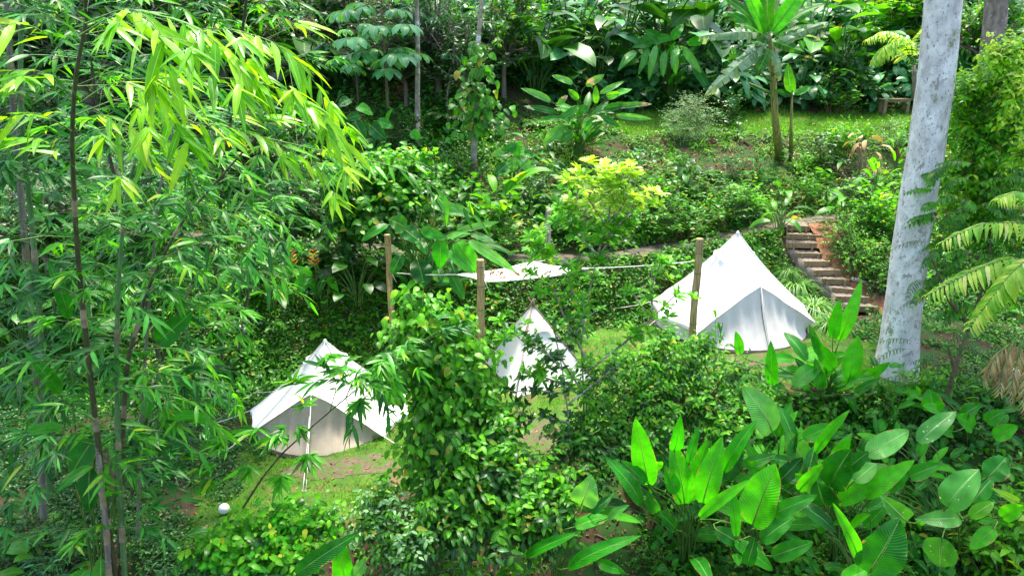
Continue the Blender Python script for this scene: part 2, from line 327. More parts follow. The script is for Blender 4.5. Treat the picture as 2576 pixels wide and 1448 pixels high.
def rdir(n, el_lo, el_hi, az=None):
    a = RS.uniform(0, 2 * np.pi, n) if az is None else az
    e = np.radians(RS.uniform(el_lo, el_hi, n)); return np.stack([np.cos(e) * np.cos(a), np.cos(e) * np.sin(a), np.sin(e)], 1)
UPS = lambda n, j=0.35: nrm(np.array([0, 0, 1.0]) + RS.normal(0, j, (n, 3)))

# ------------------------------------------------------------------ object helpers
def tag(o, label, cat, group=None, kind=None):
    if label: o['label'] = label
    if cat: o['category'] = cat
    if group: o['group'] = group
    if kind: o['kind'] = kind
    return o
def thing(name, loc, label, cat, group=None):
    o = bpy.data.objects.new(name, None); COL.objects.link(o); o.location = [float(k) for k in loc]
    o.empty_display_size = 0.2; tag(o, label, cat, group); return o
def struct(o): o['kind'] = 'structure'; return o
PARK = []
def copy_tree(o, parent=None):
    c = o.copy(); COL.objects.link(c); c.parent = parent
    for ch in o.children: copy_tree(ch, c)
    return c
class Proto:
    """parts [(name, mesh)] of a plant of nominal height 1"""
    def __init__(s, parts): s.parts = parts; s.first = None
    def put(s, name, loc, h, rot, label, cat, group=None, tilt=(0, 0), sxy=1.0):
        if s.first is None:
            r = thing(name, loc, label, cat, group)
            for pn, me in s.parts:
                o = bpy.data.objects.new(pn, me); COL.objects.link(o); o.parent = r
            s.first = r
        else:
            r = copy_tree(s.first); r.name = name; r.location = [float(k) for k in loc]
            for k in ('group',):
                if k in r: del r[k]
            tag(r, label, cat, group)
        r.scale = (h * sxy, h * sxy, h); r.rotation_euler = (tilt[0], tilt[1], rot); return r

# ------------------------------------------------------------------ plant prototypes
def arc(base, d, L, rise, n=6, sag=0.3):
    """curve that leaves base upward and bends over in horizontal direction d"""
    t = np.linspace(0, 1, n)[:, None]
    return base + t * np.array([0, 0, 1.0]) * L * rise + (t ** 2) * np.append(d, 0) * L * (1 - rise * 0.5) - (t ** 3) * np.array([0, 0, 1.0]) * L * sag
def proto_clump(n=18, tmpl=T_CAL, leafL=0.42, spread=0.45, droopy=0.5, mat='lf_dark', stem='green_stem', seed=1, lo=0.25):
    RS.seed(seed); sm = MB(); lm = MB()
    for k in range(n):
        a = 2 * np.pi * (k * 0.382 + RS.uniform(-.05, .05)); d = np.array([math.cos(a), math.sin(a)])
        hh = RS.uniform(lo, 0.80); sp = spread * RS.uniform(0.15, 1.0) * (1.15 - 0.5 * hh)
        b = np.append(d * 0.04 * RS.uniform(0.3, 1.5), -0.03)
        t = np.linspace(0, 1, 6)[:, None]
        pts = b + t * np.array([0, 0, hh]) + (t ** 2.2) * np.append(d * sp, 0)
        sm.tube(pts, np.linspace(0.010, 0.005, 6), 4, cap=False)
        tip = pts[-1]; el = RS.uniform(10, 55) - 75 * droopy * RS.uniform(0.2, 1) + 30 * (hh - 0.4)
        D = np.array([[d[0] * math.cos(rad(el)), d[1] * math.cos(rad(el)), math.sin(rad(el))]])
        U = np.array([[-d[0] * math.sin(rad(el)), -d[1] * math.sin(rad(el)), math.cos(rad(el))]]) + RS.normal(0, .25, (1, 3))
        lm.inst(tmpl, frames(D, U, leafL * RS.uniform(0.7, 1.15)), tip[None])
    return Proto([('stem', sm.mesh('stems', stem)), ('foliage', lm.mesh('leaves', mat))])
def proto_shrub(nb=14, tmpl=T_OV, leafL=0.09, spread=0.45, mat='lf_mid', twigs=5, lpt=7, seed=2, trunk=0.0, stem='twig', hang=0.3, low=0.15, stemr=0.010):
    RS.seed(seed); sm = MB(); P = []; D = []
    top = np.array([0, 0, trunk])
    if trunk > 0:
        pts = np.array([[0.02 * math.sin(k), 0.015 * math.cos(2 * k), trunk * k / 5] for k in range(6)]); pts[0, 2] = -0.03
        sm.tube(pts, np.linspace(stemr * 2.2, stemr * 1.4, 6), 6, cap=False); top = pts[-1]
    for b in range(nb):
        a = RS.uniform(0, 2 * np.pi); r = spread * math.sqrt(RS.uniform(0.05, 1)); z = RS.uniform(max(low, trunk * 0.9), 0.96) * (1 - 0.35 * (r / spread) ** 2)
        end = np.array([r * math.cos(a), r * math.sin(a), z])
        st = top * RS.uniform(0.6, 1) if trunk > 0 else np.array([0.03 * math.cos(a), 0.03 * math.sin(a), -0.02])
        mid = (st + end) / 2 + np.array([0, 0, 0.06]) + RS.normal(0, 0.03, 3)
        t = np.linspace(0, 1, 7)[:, None]; pts = (1 - t) ** 2 * st + 2 * t * (1 - t) * mid + t ** 2 * end
        sm.tube(pts, np.linspace(stemr, stemr * 0.35, 7), 4, cap=False)
        for w in range(twigs):
            q = pts[min(6, 2 + RS.randint(0, 5))]; dd = rdir(1, -20, 60)[0] + nrm(end - st) * 0.7; dd = nrm(dd)
            tl = leafL * RS.uniform(1.6, 3.4); e2 = q + dd * tl
            sm.tube([q, (q + e2) / 2 + [0, 0, 0.01], e2], [stemr * .4, stemr * .3, stemr * .2], 3, cap=False)
            side = nrm(np.cross(dd, [0, 0, 1.0]))
            for j in range(lpt):
                f = (j + 1) / lpt; s_ = (-1) ** j
                P.append(q + (e2 - q) * f); D.append(dd * (0.5 + 0.6 * (j == lpt - 1)) + side * s_ * 0.9 - np.array([0, 0, hang * RS.uniform(0.2, 1.4)]) + RS.normal(0, .2, 3))
    P = np.array(P); D = np.array(D); lm = MB()
    lm.inst(tmpl, frames(D, UPS(len(P), .45), leafL * RS.uniform(0.65, 1.2, len(P))), P)
    return Proto([('stem', sm.mesh('stems', stem)), ('foliage', lm.mesh('leaves', mat))])
def frond(lm, sm, base, d, L, rise, sag, leafL, n=26, tmpl=T_STRIP, wid=0.012, hang=0.4, V=0.3):
    t = np.linspace(0, 1, 9)[:, None]
    pts = base + t * np.append(d * L * (1 - rise * .4), 0) + np.array([0, 0, 1.0]) * L * (rise * t - sag * t ** 2.2)
    sm.tube(pts, np.linspace(wid, wid * .25, 9), 4, cap=False)
    ts = np.linspace(0.12, 0.99, n); i0 = ts * 8
    P = np.stack([np.interp(i0, range(9), pts[:, c]) for c in range(3)], 1); tg = nrm(np.gradient(P, axis=0))
    side = nrm(np.cross(tg, [0, 0, 1.0])); upv = np.cross(side, tg)
    sc = leafL * np.sin(np.pi * (0.12 + 0.80 * ts)) ** 0.7
    for s_ in (-1, 1):
        D = side * s_ + tg * (0.35 + 0.8 * ts[:, None] ** 2) + upv * V - np.array([0, 0, hang]) + RS.normal(0, .06, (n, 3))
        lm.inst(tmpl, frames(D, upv + RS.normal(0, .15, (n, 3)), sc), P)
def proto_fern(n=9, L=0.75, mat='lf_mid', leafL=0.20, seed=3, rise=0.9, sag=0.75, nl=22, tmpl=T_LANCE, trunk=0.0, tmplmat='twig', hang=.25, base_spread=0.02):
    RS.seed(seed); lm = MB(); sm = MB()
    if trunk > 0: sm.tube([[0, 0, -0.03], [0.01, 0, trunk / 2], [0, 0.01, trunk]], [0.035, 0.028, 0.022], 8)
    for k in range(n):
        a = 2 * np.pi * (k + RS.uniform(-.3, .3)) / n
        frond(lm, sm, np.array([base_spread * math.cos(a), base_spread * math.sin(a), trunk]), np.array([math.cos(a), math.sin(a)]), L * RS.uniform(.75, 1.1), rise * RS.uniform(.7, 1.2), sag * RS.uniform(.8, 1.2), leafL, nl, tmpl, 0.007, hang)
    return Proto([('stem', sm.mesh('stems', tmplmat)), ('foliage', lm.mesh('leaves', mat))])
def proto_grass(n=260, seed=4, mat='ribbon', L=0.9):
    RS.seed(seed); lm = MB(); t = np.linspace(0, 1, 6)
    for k in range(n):
        a = RS.uniform(0, 2 * np.pi); d = np.array([math.cos(a), math.sin(a)]); l = L * RS.uniform(.6, 1.1); w = 0.010
        rise = RS.uniform(0.5, 1.1); out = RS.uniform(0.3, .9)
        P = np.stack([d[0] * out * l * t, d[1] * out * l * t, l * (rise * t - (rise + RS.uniform(-.1, .5)) * t ** 2.3)], 1) + np.append(d * .05 * RS.uniform(0, 1), 0)
        sd_ = np.array([-d[1], d[0], 0]) * w; ww = (1 - t ** 2)[:, None]
        V = np.concatenate([P - sd_ * ww, P + sd_ * ww]); Q = [(i, i + 1, i + 7, i + 6) for i in range(5)]
        lm.add(V, q=Q, uv=np.zeros((12, 2)))
    return Proto([('foliage', lm.mesh('blades', mat))])
def proto_umbrella(nl=17, seed=5, mat='lf_umbrella', trunk=0.55):
    RS.seed(seed); lm = MB(); sm = MB()
    sm.tube([[0, 0, -0.03], [-.02, 0, .3], [-.03, 0, .6], [-.05, 0, .9]], [.014, .011, .009, .005], 6)
    for k in range(nl):
        z = RS.uniform(trunk, 0.95); a = k * 2.4; r = RS.uniform(.12, .30) * (1.25 - z * .5)
        b = np.array([-.045, 0, z]); c = b + np.array([math.cos(a) * r, math.sin(a) * r, RS.uniform(-.02, .10)])
        sm.tube([b, (b + c) / 2 + [0, 0, .02], c], [.004, .003, .003], 4, cap=False)
        n = 9; aa = a + np.linspace(-2.9, 2.9, n); tilt = np.array([math.cos(a), math.sin(a), 0]) * .25
        D = np.stack([np.cos(aa), np.sin(aa), np.full(n, -.25)], 1)
        lm.inst(T_LOBE, frames(D, np.tile([0, 0, 1.0], (n, 1)) + tilt, .155 * RS.uniform(.9, 1.15) * (1 - .25 * abs(np.linspace(-1, 1, n)))), np.tile(c, (n, 1)))
    return Proto([('trunk', sm.mesh('stems', 'twig')), ('foliage', lm.mesh('leaves', mat))])
def proto_tree(seed=6, mat='lf_mid', leafL=0.045, nb=26, spread=.35, trunk=.45, tmpl=T_OV, bark='bark_brown', lpt=9, twigs=7, hang=.5, stemr=.012):
    p = proto_shrub(nb, tmpl, leafL, spread, mat, twigs, lpt, seed, trunk, bark, hang, .3, stemr)
    p.parts = [('trunk', p.parts[0][1]), ('crown', p.parts[1][1])]; return p

# ================================================================== SETTING: ground, path, lawn, soil
def sheet(xs, ys, zoff, mat, name, mask=None):
    X, Y = np.meshgrid(xs, ys); Z = H(X, Y) + zoff; nx = len(xs)
    mb = MB(); V = np.stack([X.ravel(), Y.ravel(), Z.ravel()], 1)
    i = np.arange(len(ys) - 1)[:, None] * nx + np.arange(nx - 1)[None]; q = np.stack([i, i + 1, i + nx + 1, i + nx], 2).reshape(-1, 4)
    if mask is not None:
        cx = V[q].mean(1); q = q[mask(cx[:, 0], cx[:, 1])]
    mb.add(V, q=q); o = mb.build(name, mat); return struct(o)
gx = np.concatenate([np.arange(-90, -16, 3.0), np.arange(-16, 20, 0.22), np.arange(20, 92, 3.0)])
gy = np.concatenate([np.arange(-30, 6, 1.5), np.arange(6, 30, 0.2), np.arange(30, 50, 0.5), np.arange(50, 121, 3.0)])
sheet(gx, gy, 0.0, 'soil', 'ground')
def f_yf(x): return np.interp(x, YF[:, 0], YF[:, 1])
def f_yb(x): return np.interp(x, YB[:, 0], YB[:, 1])
def f_yp(x): return np.interp(x, PATH[:, 0], PATH[:, 1])
wob = lambda x, y: 0.18 * np.sin(2.3 * x + y) + 0.12 * np.sin(5.1 * x - 3 * y)
def on_lawn(x, y): return (y > f_yf(x) + 0.15 + wob(x, y)) & (y < f_yb(x) - 0.25 + wob(x, y)) & (x > -6.3 + wob(y, x)) & (x < 9.6 + wob(y, x))
def on_meadow(x, y): return (y > 31.2 + wob(x, y)) & (y < 35.3 + wob(x, y)) & (x > 4.6 + wob(y, x)) & (x < 26)
sheet(np.arange(-7, 11, 0.15), np.arange(11, 23.5, 0.15), 0.018, 'lawn', 'lawn', on_lawn)
sheet(np.arange(4, 26, 0.3), np.arange(30.5, 36.5, 0.3), 0.03, 'lawn', 'meadow', on_meadow)
def dabs(cx, cy, rx, ry): return lambda x, y: ((x - cx) / rx) ** 2 + ((y - cy) / ry) ** 2 < 1 + 0.25 * np.sin(5 * x + 3 * y)
b1 = G(850, 1175); sheet(np.arange(b1[0] - 1.6, b1[0] + 1.6, .08), np.arange(b1[1] - .7, b1[1] + .8, .08), 0.026, 'bare', 'bare_soil', dabs(b1[0], b1[1], 1.35, .45))
b2 = G(1900, 910); sheet(np.arange(b2[0] - 1.8, b2[0] + 1.8, .08), np.arange(b2[1] - .7, b2[1] + .8, .08), 0.026, 'bare', 'bare_soil', dabs(b2[0], b2[1], 1.5, .45))
b3 = G(1345, 1090); sheet(np.arange(b3[0] - 1.2, b3[0] + 1.2, .08), np.arange(b3[1] - .9, b3[1] + .9, .08), 0.026, 'bare', 'bare_soil', dabs(b3[0], b3[1], .8, .7))
# gravel contour path
px_ = np.arange(-12, 13.6, 0.2); mb = MB(); V = []; Q = []
for k, x in enumerate(px_):
    y = float(f_yp(x)); w = 0.42 + 0.05 * math.sin(3 * x)
    for j, o_ in enumerate(np.linspace(-w, w, 5)): V.append((x, y + o_, float(H(x, y + o_)) + 0.03))
    if k: Q += [((k - 1) * 5 + j, k * 5 + j, k * 5 + j + 1, (k - 1) * 5 + j + 1) for j in range(4)]
mb.add(V, q=Q); struct(mb.build('gravel_path', 'path_gravel'))

# ------------------------------------------------------------------ garden steps of timber boards and gravel treads
SP = [(2150, 2206, 770), (2108, 2181, 746), (2100, 2148, 724), (2075, 2131, 701), (2054, 2108, 679), (2030, 2079, 656), (2011, 2063, 636), (1990, 2050, 611), (1984, 2061, 589), (1988, 2032, 567)]
words = ['lowest timber step of the garden flight, nearest the pale trunk', 'second timber step from the bottom, partly behind a tall leaf', 'third timber step from the bottom of the garden flight', 'fourth timber step from the bottom, beside the ribbon grass', 'fifth timber step from the bottom of the garden flight', 'sixth timber step from the bottom, with a short board', 'fifth timber step down from the gravel path', 'third timber step from the top with upright stakes', 'second step from the top, long board with a yellow leaf on its end', 'topmost timber step, just under the gravel path']
STEP_C = []; STEP_Z = []
for k, (xa, xb, py) in enumerate(SP):
    d = 21.2 + (24.6 - 21.2) * k / 9.0
    A = R(xa - 6, py, d + 0.10 * math.sin(k)); B = R(xb + 6, py, d - 0.08); z = (A[2] + B[2]) / 2; A[2] = z; B[2] = z + 0.02 * math.sin(2 * k)
    STEP_C.append((A + B) / 2); STEP_Z.append((A, B))
for k, (A, B) in enumerate(STEP_Z):
    c = (A + B) / 2; base = c.copy(); base[2] = c[2] - 0.2
    r = thing('timber_step', base, words[k], 'step', 'timber steps of the garden flight')
    u = nrm(B - A); hl = np.linalg.norm(B - A) / 2; f = nrm(np.array([-u[1], u[0], 0]))
    mb = MB(); mb.box(c - base - np.array([0, 0, .09]), u * hl, f * .03, np.array([0, 0, .09])); mb.build('board', 'timber' if k % 3 else 'timber_dark', r, smooth=False)
    for s_ in (-.62, .66):
        mb = MB(); mb.box(c - base + u * hl * s_ - f * .055 - np.array([0, 0, .12]), u * .035, f * .023, np.array([0, 0, .13])); mb.build('stake', 'timber', r, smooth=False)
    # gravel tread reaching back to the next riser
    nb_ = STEP_Z[k + 1] if k < 9 else (A + np.array([0, .6, .0]), B + np.array([.1, .6, .0]))
    a2, b2_ = nb_[0].copy(), nb_[1].copy(); zt_ = c[2] - 0.03
    mb = MB(); n = 10; V = []
    for j in range(6):
        t = j / 5
        L_ = (A + u * .02) * (1 - t) + (a2 - f * .03) * t; R_ = (B - u * .02) * (1 - t) + (b2_ - f * .03) * t
        for i in range(n + 1): p = L_ + (R_ - L_) * i / n; V.append((p[0] - base[0], p[1] - base[1] + .032, zt_ - base[2] + 0.012 * math.sin(9 * i + 5 * j + k) + .03 * t))
    V2 = V + [(x_, y_, z_ - .35) for x_, y_, z_ in V]; m_ = n + 1
    Q = [(j * m_ + i, j * m_ + i + 1, (j + 1) * m_ + i + 1, (j + 1) * m_ + i) for j in range(5) for i in range(n)]
    nn = 6 * m_; Q += [(j * m_, (j + 1) * m_, (j + 1) * m_ + nn, j * m_ + nn) for j in range(5)] + [(j * m_ + n, j * m_ + n + nn, (j + 1) * m_ + n + nn, (j + 1) * m_ + n) for j in range(5)]
    mb.add(V2, q=Q); mb.build('gravel_tread', 'tread_gravel', r)
# red earth slope beside the steps, draped
SC = np.array(STEP_C); stepx = lambda y: np.interp(y, SC[:, 1], SC[:, 0])
gm = bpy.data.objects['ground'].data
for v_ in gm.vertices:
    if 20.9 < v_.co.y < 24.9 and abs(v_.co.x - float(stepx(v_.co.y))) < .62: v_.co.z -= .24
def near_steps(x, y): return (y > 20.6) & (y < 25.3) & (x > stepx(y) - 0.75) & (x < stepx(y) + 1.7)
def red_mask(x, y): return (y > 20.2 + wob(x, y)) & (y < 25.6) & (x > stepx(y) + 0.42) & (x < stepx(y) + 1.45 + wob(x, y) * 1.5)
sheet(np.arange(8, 15, 0.12), np.arange(19.5, 26, 0.12), 0.02, 'red_earth', 'earth_slope', red_mask)

# ------------------------------------------------------------------ bell tents
def bell_tent(loc, rot, Re, he, h, dr, dz, wallmat, label, ths, pegs, front_peg, sagk=0.05):
    r = thing('bell_tent', loc, label, 'tent'); r.rotation_euler[2] = rot; Rw = Re * 0.93
    pol = lambda th, rr, z: np.array([rr * math.sin(rad(th)), -rr * math.cos(rad(th)), z])
    rim = [(0, dr, dz)] + [(t, Re, he) for t in ths] + [(360 - t, Re, he) for t in ths[::-1] if t != 180] + [(360, dr, dz)]
    apex = np.array([0, 0, h]); nr = len(rim); NT, NS = 10, 10
    def rimcurve(k, t):
        a, b = pol(*rim[k]), pol(*rim[k + 1]); p = a + (b - a) * t; g = 4 * t * (1 - t)
        p[:2] *= 1 - 0.035 * g; p[2] += (0.05 if k not in (0, nr - 2) else 0.02) * g; return p
    mb = MB()
    for k in range(nr - 1):
        V = []
        for j in range(NT + 1):
            c = rimcurve(k, j / NT); g = 4 * (j / NT) * (1 - j / NT)
            for i in range(NS + 1):
                s = 0.015 + 0.985 * i / NS; p = apex * (1 - s) + c * s; p[2] -= sagk * h * 4 * s * (1 - s) * (1 + .5 * g)
                p[:2] *= 1 - 0.03 * g * math.sin(math.pi * s)
                p += 0.006 * math.sin(7 * k + 11 * s + 5 * j) ; V.append(p)
        m_ = NS + 1; mb.add(V, q=[(j * m_ + i, j * m_ + i + 1, (j + 1) * m_ + i + 1, (j + 1) * m_ + i) for j in range(NT) for i in range(NS)])
    mb.build('roof', 'canvas_white', r)
    mb = MB()                                                      # seams stand a little proud along the ridges
    for k in range(nr - 1):
        c = rimcurve(k, 0); P = []
        for i in range(9):
            s = 0.03 + 0.96 * i / 8; p = apex * (1 - s) + c * s; p[2] -= sagk * h * 4 * s * (1 - s) - 0.004; P.append(p)
        mb.tube(P, 0.011, 5, cap=False)
    mb.build('seam', 'canvas_white', r)
    # hem hanging under the eave
    mb = MB()
    for k in range(1, nr - 2):
        V = []
        for j in range(9):
            c = rimcurve(k, j / 8); V += [c + [0, 0, .002], c * np.array([1.004, 1.004, 1]) - [0, 0, .09 * (1 if j % 2 else .8)]]
        mb.add(V, q=[(2 * j, 2 * j + 1, 2 * j + 3, 2 * j + 2) for j in range(8)])
    mb.build('hem', 'canvas_white', r)
    def skirt(k, rows, fold, ss):
        V = []; NTt = 26
        for j in range(NTt + 1):
            c = rimcurve(k, j / NTt); th = rim[k][0] + (rim[k + 1][0] - rim[k][0]) * j / NTt
            if abs(th - 180) > 179.9: th = min(max(th, 0.0), 360.0)
            bt = pol(th, Rw, 0.02)
            for i in range(rows + 1):
                s = i / rows; p = (c * np.array([.985, .985, 1]) - [0, 0, .012]) * (1 - s) + bt * s
                f = fold * math.sin(math.pi * min(1, s * 1.3) * .8) * (math.sin(j * 1.15 + ss + 1.2 * s) + .5 * math.sin(j * 2.3 + 2 * ss))
                p[:2] += nrm(p[:2] + 1e-6) * f - nrm(p[:2] + 1e-6) * 0.10 * math.sin(math.pi * s) * (1 if fold > .012 else .3); V.append(p)
        m_ = rows + 1; return V, [(j * m_ + i, j * m_ + i + 1, (j + 1) * m_ + i + 1, (j + 1) * m_ + i) for j in range(NTt) for i in range(rows)]
    mb = MB()
    for k in range(1, nr - 2): v, q = skirt(k, 5, .008, k); mb.add(v, q=q)
    mb.build('wall', wallmat, r)
    mb = MB()
    for k in (0, nr - 2): v, q = skirt(k, 12, .030, k * .7); mb.add(v, q=q)
    mb.build('door_panel', wallmat, r)
    mb = MB(); D = pol(0, dr, dz); F = pol(0, Rw, .02); P = [D + [0, -.012, -.03], (D + F) / 2 + [0, .07, 0], F + [0, -.02, 0]]
    mb.tube([D + [0, -.03, -.02], D * .55 + F * .45 + [0, .03, 0], F + [0, -.03, .01]], .008, 5); mb.build('zip', wallmat, r)
    mb = MB(); mb.tube([apex + [0, 0, -.10], apex + [0, 0, .0], apex + [0, 0, .03]], [.085, .035, .012], 10); mb.build('apex_cap', 'canvas_white', r)
    for th in ths[1:-1] + [360 - t for t in ths[1:-1]]:            # hooded air vents under the peak
        th = th + 14; s = .24; V = []; n = 7
        c = pol(th, Re, he); a0 = apex * (1 - s) + c * s; a0[2] -= sagk * h * 4 * s * (1 - s); o_ = pol(th, 1, 0); tv = np.array([math.cos(rad(th)), math.sin(rad(th)), 0])
        for j in range(n):
            a = math.pi * j / (n - 1); w = .12 * math.cos(a); hh_ = .11 * math.sin(a)
            V += [a0 + tv * w + np.array([0, 0, hh_ * .8]) - o_ * hh_ * .5, a0 + tv * w * .95 + o_ * (.015 + .06 * math.sin(a)) + np.array([0, 0, hh_ * .35 - .02])]
        mb = MB(); mb.add(V, q=[(2 * j, 2 * j + 1, 2 * j + 3, 2 * j + 2) for j in range(n - 1)]); mb.build('vent_hood', 'canvas_white', r)
    mb = MB(); A = np.linspace(0, 2 * np.pi, 49)
    V = [(Rw * 1.0 * math.sin(a) * q_, -Rw * math.cos(a) * q_, z_) for a in A for q_, z_ in ((1.0, .075), (1.02, .01))]
    mb.add(V, q=[(2 * j, 2 * j + 1, 2 * j + 3, 2 * j + 2) for j in range(48)]); mb.build('mud_edge', 'groundsheet', r)
    inv = Matrix.Rotation(-rot, 3, 'Z'); L3 = Vector([float(k) for k in loc])
    def toL(w): return np.array(inv @ (Vector([float(k) for k in w]) - L3))
    def rope(a, b, n=6, sag=.03):
        m = MB(); t = np.linspace(0, 1, n)[:, None]; P = a + (b - a) * t; P[:, 2] -= sag * 4 * (t * (1 - t))[:, 0]; m.tube(P, .009, 5); o = m.build('guy_rope', 'rope', r)
        m = MB(); m.tube([b + [0, 0, .07], b + [0, 0, -.05]], [.014, .008], 6); m.build('peg', 'peg', o)
    for k in pegs:
        a = pol(rim[k][0], Re, he); b = pol(rim[k][0], Re + 1.15, 0); W = np.array(Matrix.Rotation(rot, 3, 'Z') @ Vector(b)) + np.array(loc); b = toL(ground(W[0], W[1])); rope(a, b)
    if front_peg is not None:
        b = toL(front_peg); rope(D, b + [.035, 0, 0]); rope(D * .75 + b * .25, b - [.03, 0, 0])
    return r
def under(px, py, d): return R(px, py, d)[:2]
LT = ground(*under(817, 852, 16.0)); LT[2] -= 0.0
bell_tent(LT, rad(-2), 1.96, .24, 2.08, 1.30, 1.33, 'canvas_shaded_beige', 'small white bell tent with a shaded beige door panel, lower left beside the bamboo', [52, 88, 122, 152, 180], [1, 2, 3, 8, 9, 7], G(765, 1240))
RTc = ground(*under(1856, 587, 20.1))
bell_tent(RTc, rad(13), 2.32, .46, 2.78, 1.42, 1.62, 'canvas_shaded_grey', 'largest white bell tent with a shaded grey door front, right beside the timber steps', [50, 86, 120, 150, 180], [2, 3, 7, 8, 9], None)

# ------------------------------------------------------------------ play tipi
cor = [np.array(G(1221, 912)), np.array(G(1297, 1003)), np.array(G(1492, 957))]; cor.append(cor[0] + cor[2] - cor[1]); cor[3][2] = float(H(cor[3][0], cor[3][1]))
tc = sum(cor) / 4; ap = R(1340, 768, tc[1])
tp = thing('play_tipi', tc, 'small white canvas tipi with wooden poles crossing at its top, between the two bell tents', 'tipi')
mb = MB()
for k in range(4):
    if k == 1 and False: continue
    a, b = cor[k], cor[(k + 1) % 4]; V = []; n = 12
    for j in range(n + 1):
        for i in range(11):
            s = .05 + .95 * i / 10; e = a + (b - a) * j / n; p = ap * (1 - s) + e * s + np.array([0, 0, .03])
            inw = nrm(tc - e); p += inw * .05 * 4 * (j / n) * (1 - j / n) * s * (1 + .3 * math.sin(5 * j + 3 * i)); V.append(p - tc)
    mb.add(V, q=[(j * 11 + i, j * 11 + i + 1, (j + 1) * 11 + i + 1, (j + 1) * 11 + i) for j in range(n) for i in range(10)])
mb.build('canvas', 'canvas_white', tp)
for k in range(4):
    a = cor[k] + (cor[k] - tc) * .015; dirv = (ap + (cor[k] - tc) * .02 - a); e = a + dirv * 1.10 + np.array([.03 * (k - 1.5), 0, 0])
    mb = MB(); mb.tube([a - tc, (a + e) / 2 - tc, e - tc], .021, 7); mb.build('pole', 'timber', tp)
mb = MB()                                                           # folded collar over the entrance
for (ca_, cb_) in ((0, 1), (1, 2)):
    a, b = cor[ca_], cor[cb_]; V = []
    for j in range(9):
        t = j / 8; e = a + (b - a) * t; out = nrm((a + b) / 2 - tc) * .03; g = math.sin(math.pi * t)
        for s in (.06, .30 + .05 * (1 - g)): V.append(ap * (1 - s) + e * s + out * (1 + 2.5 * (s > .1)) - tc)
    mb.add(V, q=[(2 * j, 2 * j + 1, 2 * j + 3, 2 * j + 2) for j in range(8)])
mb.build('collar', 'canvas_white', tp)
mb = MB(); pf = cor[1] + (cor[1] - tc) * .03
mb.tube([ap * .95 + pf * .05 - tc, ap * .5 + pf * .5 - tc + nrm(pf - tc) * .02, ap * .05 + pf * .95 - tc], .012, 5); mb.build('lacing', 'rope', tp)

# ------------------------------------------------------------------ bamboo posts, shade sail, ropes
def post(px, pyt, d, w, mat, label, gz=None):
    b = R(px, pyt, d); top = b[2]; g = ground(b[0], b[1]); hh = top - g[2]; rr = w
    o = thing('bamboo_post', g, label, 'post', 'bamboo posts of the campsite'); n = 24; zz = np.linspace(-.12, hh, n); mb = MB()
    mb.tube([[.01 * math.sin(3 * z), .0, z] for z in zz], rr * (1 + .03 * np.sin(np.arange(n))), 14, cap=False)
    mb.tube([[.01 * math.sin(3 * hh), 0, hh], [.01 * math.sin(3 * hh), 0, hh - .12]], [rr * 1.0, rr * .72], 14); mb.build('pole', mat, o)
    z = .35 + .2 * math.sin(px)
    while z < hh - .05:
        m = MB(); m.tube([[.01 * math.sin(3 * z), 0, z - .018], [.01 * math.sin(3 * z), 0, z], [.01 * math.sin(3 * z), 0, z + .018]], [rr * 1.0, rr * 1.09, rr * 1.0], 14, cap=False); m.build('node_ring', 'bamboo_node', o); z += .62 + .1 * math.sin(z * 7)
    return b, o
PA, _ = post(974, 590, 19.4, .085, 'bamboo_post', 'bamboo post left of the shade sail, in front of the broad drooping leaves')
PB, _ = post(1208, 653, 18.0, .105, 'bamboo_post', 'thick yellow brown bamboo post in front of the shade sail')
PC, _ = post(1380, 523, 21.9, .08, 'bamboo_grey', 'weathered bamboo post behind the yellow shrub and the shade sail')
PD, _ = post(1761, 600, 17.6, .092, 'bamboo_post', 'brown bamboo post standing in front of the large bell tent')
sL = R(1148, 690, 19.0); sF = R(1214, 706, 18.05); sR = R(1482, 674, 17.9); sB = R(1342, 657, 20.6)
n = 22; V = []
for j in range(n + 1):
    for i in range(n + 1):
        u_, v_ = i / n, j / n; p = (sL * (1 - u_) + sB * u_) * (1 - v_) + (sF * (1 - u_) + sR * u_) * v_
        e_ = 4 * u_ * (1 - u_); f_ = 4 * v_ * (1 - v_); cen = (sL + sF + sR + sB) / 4
        p = p + (cen - p) * .10 * max(0, e_ * (1 - f_) + f_ * (1 - e_)) * .7; p[2] -= .11 * e_ * (0.35 + .65 * v_) + .02 * f_; p[2] += .012 * math.sin(9 * u_ + 4 * v_)
        V.append(p)
sc_ = sum((sL, sF, sR, sB)) / 4; so = thing('shade_sail', sc_, 'white shade sail strewn with dead leaves, slung between the bamboo posts', 'shade sail')
V = np.array(V) - sc_; m_ = n + 1; mb = MB(); mb.add(V, q=[(j * m_ + i, j * m_ + i + 1, (j + 1) * m_ + i + 1, (j + 1) * m_ + i) for j in range(n) for i in range(n)]); sailV = V + sc_
mb.build('cloth', 'canvas_white', so)
mb = MB()
for idx in ([i for i in range(m_)], [n * m_ + i for i in range(m_)], [j * m_ for j in range(m_)], [j * m_ + n for j in range(m_)]): mb.tube(V[idx] - [0, 0, .01], .014, 5)
mb.build('hem', 'canvas_white', so)
for a, b in ((sL, R(974, 684, 19.35)), (sF, R(1208, 704, 18.02)), (sR, R(1761, 655, 17.6)), (sB, R(1380, 650, 21.85))):
    mb = MB(); t = np.linspace(0, 1, 10)[:, None]; P = a + (b - a) * t; P[:, 2] -= .04 * (4 * t * (1 - t))[:, 0]; mb.tube(P - sc_, .011, 5); mb.build('rope', 'rope', so)
for c_ in (R(985, 684, 19.3), R(1220, 706, 17.95), R(1500, 674, 17.8)):
    mb = MB(); mb.tube([c_ - sc_, c_ - sc_ + [.03, 0, -.1], c_ - sc_ + [.12, .0, -.3]], .008, 4); mb.build('rope_end', 'rope', so)
